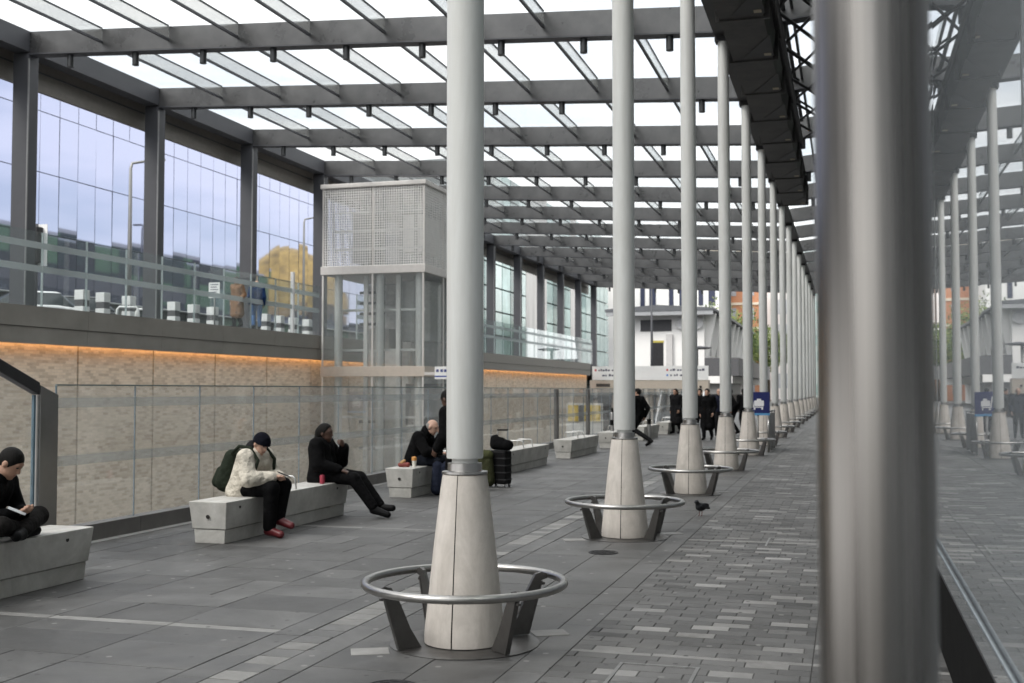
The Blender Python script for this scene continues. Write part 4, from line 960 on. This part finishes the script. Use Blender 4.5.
# --- 4: bald person leaning forward by the food
figure('person', 'bald person in a black hooded jacket leaning forward hand to mouth on the bench', (-6.66, 17.30, 0), R(-92), dict(
    pelvis=(0, 0, .56), chest=(0, .12, .86), neck=(0, .22, .97), head=(0, .30, 1.06), face=(.05, .9, -.4), hup=(0, .4, .9),
    shL=(-.20, .14, .91), elL=(-.24, .24, .68), wrL=(-.06, .42, .92), hdL=(.2, -.2, .9), huL=(0, 1, 0),
    shR=(.20, .14, .91), elR=(.26, .30, .68), wrR=(.10, .48, .66), hdR=(-.3, .9, -.1), huR=(0, 0, 1),
    hipL=(-.09, .02, .55), knL=(-.13, .46, .53), anL=(-.13, .46, .10), toL=(-.14, .62, .045),
    hipR=(.09, .02, .55), knR=(.13, .46, .53), anR=(.13, .42, .10), toR=(.14, .58, .045)),
    skinA, blackc, cloth('denim_dark', (.012, .014, .02)), black_plastic, hair=('fringe', pm('hair_grey', (.2, .19, .18), .7, obj=True)), puff=.04, hood=blackc)
# --- 5: standing behind the nearest column, bending towards the bench
figure('person', 'dark-clad person standing half hidden behind the nearest column', (-4.64, 13.75, 0), R(75), dict(
    pelvis=(0, 0, .92), chest=(0, .10, 1.28), neck=(0, .17, 1.42), head=(0, .24, 1.53), face=(.1, .9, -.35),
    shL=(-.20, .12, 1.36), elL=(-.25, .10, 1.08), wrL=(-.20, .26, .92), hdL=(.1, .6, -.7), huL=(-1, 0, .1),
    shR=(.20, .12, 1.36), elR=(.25, .02, 1.08), wrR=(.25, .12, .86), hdR=(0, .2, -1), huR=(1, 0, 0),
    hipL=(-.09, 0, .90), knL=(-.10, .05, .50), anL=(-.12, .0, .10), toL=(-.13, .16, .045),
    hipR=(.09, 0, .90), knR=(.10, .10, .50), anR=(.12, .22, .10), toR=(.13, .38, .045)),
    skinB, blackc, blackc, black_plastic, hair=('short', hairK), puff=.045, hem=[((.08, .02, .62), (.08, .03, .95), .17, .15), ((-.08, .02, .62), (-.08, .03, .95), .17, .15)])
# --- walkers further off
def walker(label, loc, rz, skin, top, legs_, hair, stride=.25, hem=None, puff=.03, lean=0., res=.012, bag=None):
    s = stride
    return figure('person', label, loc, rz, dict(
        pelvis=(0, 0, .93), chest=(0, .03+lean, 1.30), neck=(0, .05+lean, 1.46), head=(0, .07+lean, 1.58), face=(0, 1, -.06),
        shL=(-.20, .03+lean, 1.39), elL=(-.25, -.06+s*.3, 1.11), wrL=(-.22, .08+s*.5, .90), hdL=(.1, .4, -.8), huL=(-1, 0, 0),
        shR=(.20, .03+lean, 1.39), elR=(.25, -.04-s*.3, 1.11), wrR=(.24, .06-s*.3, .87), hdR=(-.1, .3, -.9), huR=(1, 0, 0),
        hipL=(-.09, 0, .91), knL=(-.10, .10+s*.2-.0, .51), anL=(-.10, -.02-s*1.3+.0, .13+s*.12), toL=(-.11, .12-s*1.25, .05),
        hipR=(.09, 0, .91), knR=(.10, .06+s*.6, .50), anR=(.10, s*1.0, .10), toR=(.11, s*1.0+.16, .05)), skin, top, legs_, black_plastic, res=res, hair=hair, puff=puff, hem=hem)
coat = [((.08, .02, .48), (.08, .02, .95), .17, .15), ((-.08, .02, .48), (-.08, .02, .95), .17, .15)]
walker('person in a dark jacket striding to the left beyond the second column', (-5.9, 33.7, 0), R(68), skinA, blackc, blackd, ('short', hairK), stride=.34)
walker('person in a long black coat walking towards the camera between third and fourth columns', (-4.42, 38.2, 0), R(172), skinA, blackc, blackd, ('short', hairK), stride=.10, hem=coat)
walker('person in dark clothes walking close beside the long black coat', (-4.75, 38.9, 0), R(180), skinC, blackd, blackc, ('short', hairK), stride=.14)
walker('bald person in dark jacket half hidden behind the fourth column', (-4.45, 42.0, 0), R(185), skinA, cloth('navy', (.018, .02, .035)), blackd, ('fringe', hairK), stride=.12)
walker('person in black seen between the fourth and fifth columns, leaning over luggage', (-4.0, 43.0, 0), R(100), skinC, blackc, blackd, ('short', hairK), stride=.08, lean=.10)
walker('person in black standing left of the luggage sign behind fifth column', (-3.95, 46.5, 0), R(20), skinC, blackc, blackd, ('long', hairK), stride=.05)
walker('person in a dark coat standing just left of the third column', (-6.2, 43.5, 0), R(150), skinC, blackd, blackd, ('long', hairK), stride=.06, hem=coat)
# upper terrace
def px_y(px, X): return abs(X)*(1247.6/(847 - px) - .2913)
tanc = cloth('tan_coat', (.24, .14, .085)); blue = cloth('blue_jacket', (.012, .03, .085))
denim = cloth('blue_jeans', (.08, .15, .30)); 
walker('person in a long tan coat standing behind the terrace glass', (-19.4, px_y(237, -19.4), DECK + .1), R(165), skinA, tanc, blackd, ('long', pm('hair_brown', (.035, .02, .012), .6, obj=True)), stride=.04, hem=coat, res=.014)
walker('person in a blue jacket and jeans standing beside the tan coat on the terrace', (-19.34, px_y(256, -19.34), DECK + .1), R(30), skinA, blue, denim, ('fringe', pm('hair_white', (.6, .58, .55), .7, obj=True)), stride=.05, res=.014)

# ================================================================== BELONGINGS
# backpack on the cream-jacket sitter
olivek = cloth('backpack_green', (.022, .028, .02))
bp = thing('backpack', 'dark green backpack worn on the back of the cream jacket sitter', 'backpack', (-6.62, 11.82, 0), R(-96))
solid('pack', [('c', V3(.05, -.24, .60), V3(.05, -.14, .88), .115, .095), ('c', V3(-.06, -.24, .60), V3(-.06, -.14, .88), .115, .095)], .01, olivek, bp, k=.03)
solid('front_pocket', [('c', V3(.06, -.33, .60), V3(.05, -.29, .72), .07, .06), ('c', V3(-.06, -.33, .60), V3(-.05, -.29, .72), .07, .06)], .01, olivek, bp, k=.03)
for x in (-.13, .13): MB().tube([(x, -.09, .93), (x*1.1, .02, 1.015), (x*1.15, .17, 1.0), (x*1.25, .285, .86), (x*1.5, .25, .70), (x*1.4, .05, .60)], .020, 8).build('strap', olivek, bp, smooth=True)
def phone(label, loc, rot):
    t = thing('phone', label, 'phone', loc); t.rotation_euler = rot
    MB().box(-.036, .036, -.075, .075, -.004, .004).build('case', black_plastic, t, bevel=.003)
    MB().box(-.033, .033, -.071, .071, .0042, .0052).build('screen', pm('phone_screen', (.35, .37, .38), .15, obj=True), t)
phone('phone held by the cross-legged person on the leftmost bench', (-6.30, 7.66, SZ + .245), (R(-25), R(10), R(-60)))
phone('phone held in the lap of the cream jacket sitter', (-6.11, 11.78, .70), (R(-20), R(-15), R(-80)))
can = thing('drink_can', 'pink-red drink can standing on the bench by the black-clad sitter', 'can', (-6.47, 13.52, BH))
MB().lathe([(.026, 0), (.033, .008), (.033, .100), (.027, .112), (.027, .115), (.02, .112)], 20).build('shell', pm('can_red', (.38, .05, .08), .35, .3, obj=True), can, auto=40)
MB().lathe([(.001, .1125), (.0195, .1125)], 16).build('lid', ringsteel, can)
cup = thing('paper_cup', 'paper cup with an orange top on the bench by the bald sitter', 'cup', (-6.50, 16.86, BH))
MB().lathe([(.027, 0), (.036, .10), (.037, .102), (.032, .10)], 18).build('cup_wall', pm('cup_white', (.75, .72, .66), .6, obj=True), cup, auto=40)
MB().lathe([(.034, .101), (.042, .105), (.04, .15), (.02, .165), (.001, .166)], 16).build('cup_content', pm('cup_orange', (.55, .26, .07), .5, obj=True), cup, auto=50)
food = thing('food_parcel', 'red and brown wrapped food parcel on the end of the bench', 'food', (-6.66, 16.82, BH))
solid('wrap', [('c', V3(-.06, 0, .035), V3(.06, .02, .035), .035, .04)], .006, pm('wrap_red', (.20, .035, .025), .6, var=.5, scale=30, obj=True), food)
solid('bun', [('c', V3(-.03, 0, .07), V3(.01, .01, .10), .03, .022)], .006, pm('bun_tan', (.42, .24, .10), .7, obj=True), food)
# luggage near the column
bag = thing('shopping_bag', 'dark blue bag standing on the paving beside the bald sitter', 'bag', (-6.12, 17.1, 0))
solid('bag_body', [('c', V3(-.09, 0, .10), V3(-.08, 0, .46), .10, .08), ('c', V3(.09, 0, .10), V3(.08, 0, .46), .10, .08)], .014, cloth('bag_navy', (.02, .024, .04)), bag, k=.03, cuts=[(V3(0, 0, .003), V3(0, 0, -1))])
MB().tube([(-.07, 0, .50), (-.06, 0, .62), (.06, 0, .62), (.07, 0, .50)], .012, 8).build('handle', blackc, bag, smooth=True)
sc = thing('suitcase', 'black upright wheeled suitcase right of the nearest column', 'suitcase', (-5.72, 18.9, 0), R(-12))
MB().box(-.17, .17, -.12, .12, .05, .62).build('shell', black_plastic, sc, bevel=.03)
for z in (.12, .24, .36, .48): MB().box(-.172, .172, -.122, .122, z, z + .02).build('rib', blackmetal, sc, bevel=.004)
for x in (-.13, .13):
    for y in (-.09, .09): MB().tube([(x - .012, y, .027), (x + .012, y, .027)], .026, 12).build('wheel', pm('wheel_pale', (.3, .3, .3), .5), sc, smooth=True)
    MB().tube([(x*.7, .09, .60), (x*.7, .09, .96)], .010, 8).build('handle_tube', galv, sc, smooth=True)
MB().tube([(-.10, .09, .965), (.10, .09, .965)], .014, 8).build('grip', black_plastic, sc, smooth=True)
hb2 = thing('holdall', 'black holdall bag resting on top of the black suitcase', 'bag', (-5.72, 18.9, .622), R(-12))
solid('holdall_body', [('c', V3(-.08, -.02, .10), V3(.16, .0, .09), .095, .09), ('c', V3(-.10, -.02, .18), V3(.06, -.02, .17), .07, .05), ('c', V3(-.13, 0, .22), V3(-.06, 0, .25), .035, .02)], .012, blackc, hb2, k=.03)
rs_ = thing('rucksack', 'olive green rucksack standing on the paving beside the suitcase', 'rucksack', (-5.93, 18.75, 0)); rs_.scale = (.82, .82, .88)
solid('rucksack_body', [('c', V3(-.07, 0, .14), V3(-.06, 0, .52), .13, .10), ('c', V3(.07, 0, .14), V3(.06, 0, .52), .13, .10)], .014, cloth('olive', (.045, .048, .025)), rs_, k=.03, cuts=[(V3(0, 0, .003), V3(0, 0, -1))])
solid('rucksack_lid', [('c', V3(-.07, -.02, .62), V3(.07, -.02, .62), .10, .10)], .014, cloth('olive_dark', (.06, .065, .03)), rs_, k=.03)
# ================================================================== PIGEON
pg = thing('pigeon', 'dark grey pigeon pecking on the paving right of the columns', 'pigeon', (-1.86, 15.25, 0), R(150)); pg.scale = (.92, .92, .92)
pgm = pm('pigeon_grey', (.012, .013, .016), .6, var=.5, scale=25, obj=True)
solid('body', [('e', V3(0, 0, .13), (.055, .105, .058), None), ('c', V3(0, .05, .15), V3(0, .10, .205), .042, .026), ('c', V3(0, .10, .205), V3(0, .115, .212), .025, .022), ('c', V3(0, .13, .205), V3(0, .155, .196), .008, .003), ('c', V3(0, -.06, .13), V3(0, -.19, .10), .035, .016)], .006, pgm, pg, k=.02)
for x in (-.045, .045): solid('wing', [('e', V3(x, -.03, .145), (.016, .10, .042), None)], .006, pgm, pg)
for x in (-.022, .022): MB().tube([(x, .005, .09), (x, .01, .01), (x, .035, .004)], .005, 6).build('leg', pm('pigeon_leg', (.12, .035, .03), .6), pg, smooth=True)

# ================================================================== SIGN, TROLLEY BAY, BOLLARDS
tb = thing('trolley_bay', 'steel luggage trolley bay rails between the fifth and sixth columns', 'trolley bay', (-2.02, 31.3, 0))
for i, y in enumerate((0, 1.25)): MB().box(-.02, .02, y, y + 1.15, .06, 1.02).build('side_panel', pm('bay_panel', (.30, .30, .295), .4, .7), tb, bevel=.005)
for y in (.0, 1.2, 2.42): MB().tube([(0, y, 0), (0, y, 1.08)], .03, 10).build('bay_post', ringsteel, tb, smooth=True)
MB().tube([(0, 0, 1.08), (0, 2.42, 1.08)], .025, 10).build('top_rail', ringsteel, tb, smooth=True)
ls = thing('luggage_sign', 'square navy sign with a white luggage trolley symbol', 'sign', (-2.28, 31.15, 0), R(10))
MB().tube([(0, .03, 0), (0, .03, 1.0)], .025, 10).build('stand', galv, ls, smooth=True)
brd = MB().box(-.31, .31, 0, .04, .98, 1.60).build('board', pm('sign_navy', (.012, .018, .115), .4, var=.04), ls, bevel=.004)
MB().box(-.31, .31, -.004, -.0005, .981, 1.04).build('blue_stripe', pm('stripe_blue', (.10, .30, .55), .5), brd)
wic = pm('icon_white', (.82, .82, .84), .5, var=.02)
ic = MB(); y0_, y1_ = -.006, -.001
fq = lambda a, c_, d: (a, d, c_)
ic.prism([(-.17, 1.47), (-.14, 1.48), (-.10, 1.21), (-.13, 1.20)], fq, y0_, y1_); ic.prism([(-.13, 1.185), (.14, 1.185), (.14, 1.21), (-.13, 1.21)], fq, y0_ - .001, y1_)
ic.build('trolley_frame_mark', wic, brd)
ic = MB(); ic.prism([(-.085, 1.225), (.14, 1.225), (.155, 1.24), (.155, 1.36), (.14, 1.375), (.09, 1.375), (.075, 1.42), (-.02, 1.42), (-.035, 1.375), (-.085, 1.375), (-.1, 1.36), (-.1, 1.24)], fq, y0_, y1_); ic.build('bag_mark', wic, brd)
for x in (-.09, .11): MB().prism([(x + .026*math.cos(a), 1.155 + .026*math.sin(a)) for a in [i*math.pi/6 for i in range(12)]], fq, y0_, y1_).build('wheel_mark', wic, brd)
def bollard(x, y, label):
    t = thing('bollard', label, 'bollard', (x, y, 0), group='bollards by the benches')
    MB().lathe([(.06, 0), (.06, .98), (.05, 1.0), (.001, 1.0)], 18).build('shaft', ringsteel, t, auto=40)
    MB().lathe([(.0605, .62), (.064, .622), (.064, .78), (.0605, .782)], 18).build('black_band', black_plastic, t, auto=40)
    MB().lathe([(.03, 1.0), (.03, 1.12), (.001, 1.13)], 12).build('cap', black_plastic, t, auto=40)
bollard(-6.62, 33.2, 'steel bollard with black band left of the second column'); bollard(-5.75, 34.5, 'steel bollard with black band beside the striding person')

# ================================================================== UPPER ROAD THINGS
bw_ = pm('block_white', (.74, .74, .73), .6, var=.06); bd_ = pm('block_dark', (.08, .08, .085), .6)
blk = [MB().box(-.16, .16, -.16, .16, 0, .62), MB().box(-.15, .15, -.15, .15, .62, .82), MB().box(-.16, .16, -.16, .16, .82, 1.12)]
blk = [m_.mesh(n_, mm) for m_, n_, mm in zip(blk, ('base_block', 'dark_band', 'top_block'), (bw_, bd_, bw_))]
def px_y(px, X): return abs(X)*(1247.6/(847 - px) - .2913)
for i, px in enumerate((81, 102, 128, 173, 193, 212, 265, 279, 293, 307)):
    t = thing('block_bollard', 'white block bollard with dark band, %s from the left behind the terrace glass' % ('first' if i == 0 else ORD[i]), 'bollard', (-22.4, px_y(px, -22.4), DECK - .02), group='white block bollards on the terrace')
    for m_ in blk: link(m_.name, m_, t, bevel=.012)
for i, px in enumerate((127, 146)):
    t = thing('bike_stand', 'white steel bike hoop on the terrace, %s one' % ('left' if i == 0 else 'right'), 'bike stand', (-21.2, px_y(px, -21.2), DECK - .02), R(30), group='bike hoops on the terrace')
    MB().tube([(-.35, 0, 0), (-.30, 0, .55), (-.24, 0, .62), (.24, 0, .62), (.30, 0, .55), (.35, 0, 0)], .04, 8).build('hoop', white_paint, t, smooth=True)
    for s in (-1, 1): MB().lathe([(.08, 0), (.08, .01), (.04, .015)], 10, (s*.35, 0, 0)).build('foot_plate', white_paint, t)
def lamp(label, x, y, h, arm):
    t = thing('street_lamp', label, 'street lamp', (x, y, DECK - .02), group='street lamps on the upper road')
    MB().tube([(0, 0, 0), (0, 0, h*.5), (0, 0, h - .3), (0, .1, h - .08), (arm*.5, .3, h), (arm, .5, h + .08)], [.10, .085, .06, .055, .05, .045], 10).build('pole', galv, t, smooth=True)
    MB().box(arm - .1, arm + .55, .4, .66, h + .04, h + .14).build('lantern', pm('lantern_grey', (.2, .2, .21), .5), t, bevel=.03)
    MB().lathe([(.13, 0), (.13, 1.1), (.10, 1.15)], 10).build('base', galv, t, auto=40)
lamp('tall street lamp with arm in front of the blue facade, between left posts', -27, px_y(128, -27), 7.1, .6)
lamp('street lamp right of the tall one, left of the lift tower', -33, px_y(303, -33), 9.0, .5)
tl = thing('traffic_signal', 'traffic signal with white backing beside the leftmost dark post', 'traffic signal', (-24, px_y(34, -24), DECK - .02))
MB().tube([(0, 0, 0), (0, 0, 3.2)], .06, 10).build('pole', darkpost, tl, smooth=True)
hd_ = MB().box(-.16, .16, -.16, .12, 2.0, 3.1).build('housing', blackmetal, tl, bevel=.02); MB().box(-.30, .30, .125, .14, 1.9, 3.2).build('backing_board', white_paint, tl)
for z, c_ in ((2.9, (.12, .02, .02)), (2.55, (.12, .08, .02)), (2.2, (.02, .1, .04))): MB().lathe([(.10, 0), (.10, .08), (.085, .08), (.085, .01), (.001, .01)], 14).build('lens', pm('lens_%d' % int(z*100), c_, .3), hd_, loc=(0, -.165, z)).rotation_euler = (R(90), 0, 0)
ns = thing('notice_sign', 'small white notice on a thin post behind the terrace glass', 'sign', (-21.6, px_y(214, -21.6), DECK - .02))
MB().tube([(0, 0, 0), (0, 0, 1.9)], .03, 8).build('post', galv, ns, smooth=True); MB().box(-.22, .22, -.04, -.032, 1.35, 1.9).build('board', white_paint, ns)
b = MB(); [b.box(-.16, .16 - (i % 2)*.06, -.0425, -.0405, 1.45 + i*.09, 1.48 + i*.09) for i in range(5)]; b.build('print_lines', txtm, ns)
def car(label, loc, rz, paint):
    t = thing('parked_car', label, 'car', loc, rz, group='cars on the upper road')
    L_2, W2 = 2.0, .86
    prof = [(-2.0, .35), (-2.0, .75), (-1.92, .92), (-1.2, 1.0), (1.05, .98), (1.85, .82), (2.0, .62), (2.0, .35)]
    b = MB(); n = len(prof)
    secs = [(-W2, .94), (-W2 + .10, 1.0), (W2 - .10, 1.0), (W2, .94)]
    for d, s in secs: b.v += [(a*s, d, .35 + (c_ - .35)*(s if s < 1 else 1.0)) for a, c_ in prof]
    for q in range(3):
        for i in range(n): b.f.append((q*n + i, q*n + (i+1) % n, (q+1)*n + (i+1) % n, (q+1)*n + i)); b.m.append(0)
    b.f += [tuple(range(n))[::-1], tuple(range(3*n, 4*n))]; b.m += [0, 0]
    b.build('body', paint, t, auto=35, bevel=.03)
    cab = MB().hexa([(-1.85, -.78, .95), (.95, -.78, .95), (.95, .78, .95), (-1.85, .78, .95)], [(-1.35, -.60, 1.44), (.15, -.60, 1.44), (.15, .60, 1.44), (-1.35, .60, 1.44)]); cb_ = cab.build('cabin_glass', pm('car_glass', (.03, .04, .045), .06), t, bevel=.06)
    MB().hexa([(-1.38, -.62, 1.425), (.18, -.62, 1.425), (.18, .62, 1.425), (-1.38, .62, 1.425)], [(-1.2, -.52, 1.48), (.0, -.52, 1.48), (.0, .52, 1.48), (-1.2, .52, 1.48)]).build('roof', paint, t, bevel=.02)
    for y in (-.6, .6): MB().box(1.86, 1.97, y - .18, y + .18, .62, .76).build('headlight', pm('headlight_glass', (.7, .72, .72), .1), t, bevel=.02)
    MB().box(2.0, 2.012, -.26, .26, .42, .53).build('number_plate', white_paint, t)
    for x in (-1.25, 1.25):
        for y in (-.80, .80):
            w = MB().lathe([(.001, -.09), (.22, -.09), (.31, -.08), (.32, 0), (.31, .08), (.22, .09), (.001, .09)], 20).build('tyre', black_plastic, t, auto=40, loc=(x, y, .32)); w.rotation_euler = (R(90), 0, 0)
            MB().lathe([(.001, -.095), (.19, -.095), (.19, .095), (.001, .095)], 14).build('rim', galv, w, auto=40)
car('dark car with pale windscreen parked beyond the terrace glass at left', (-27.5, px_y(58, -27.5), DECK - .02), R(-130), pm('car_dark', (.03, .032, .034), .25))
car('white car at the left edge behind the terrace glass', (-27.5, px_y(2, -27.5) + .6, DECK - .02), R(-130), pm('car_white', (.7, .7, .7), .25))

for i, px in enumerate((112, 150, 185, 222, 275)):
    car('%s dark car in the row parked across the upper road' % ORD[i].replace('nearest', 'first'), (-33.5, px_y(px, -33.5), DECK - .02), R(-90 + 3*i), pm('car_row_%d' % (i % 3), ((.015, .016, .018), (.03, .03, .032), (.02, .025, .03))[i % 3], .25))
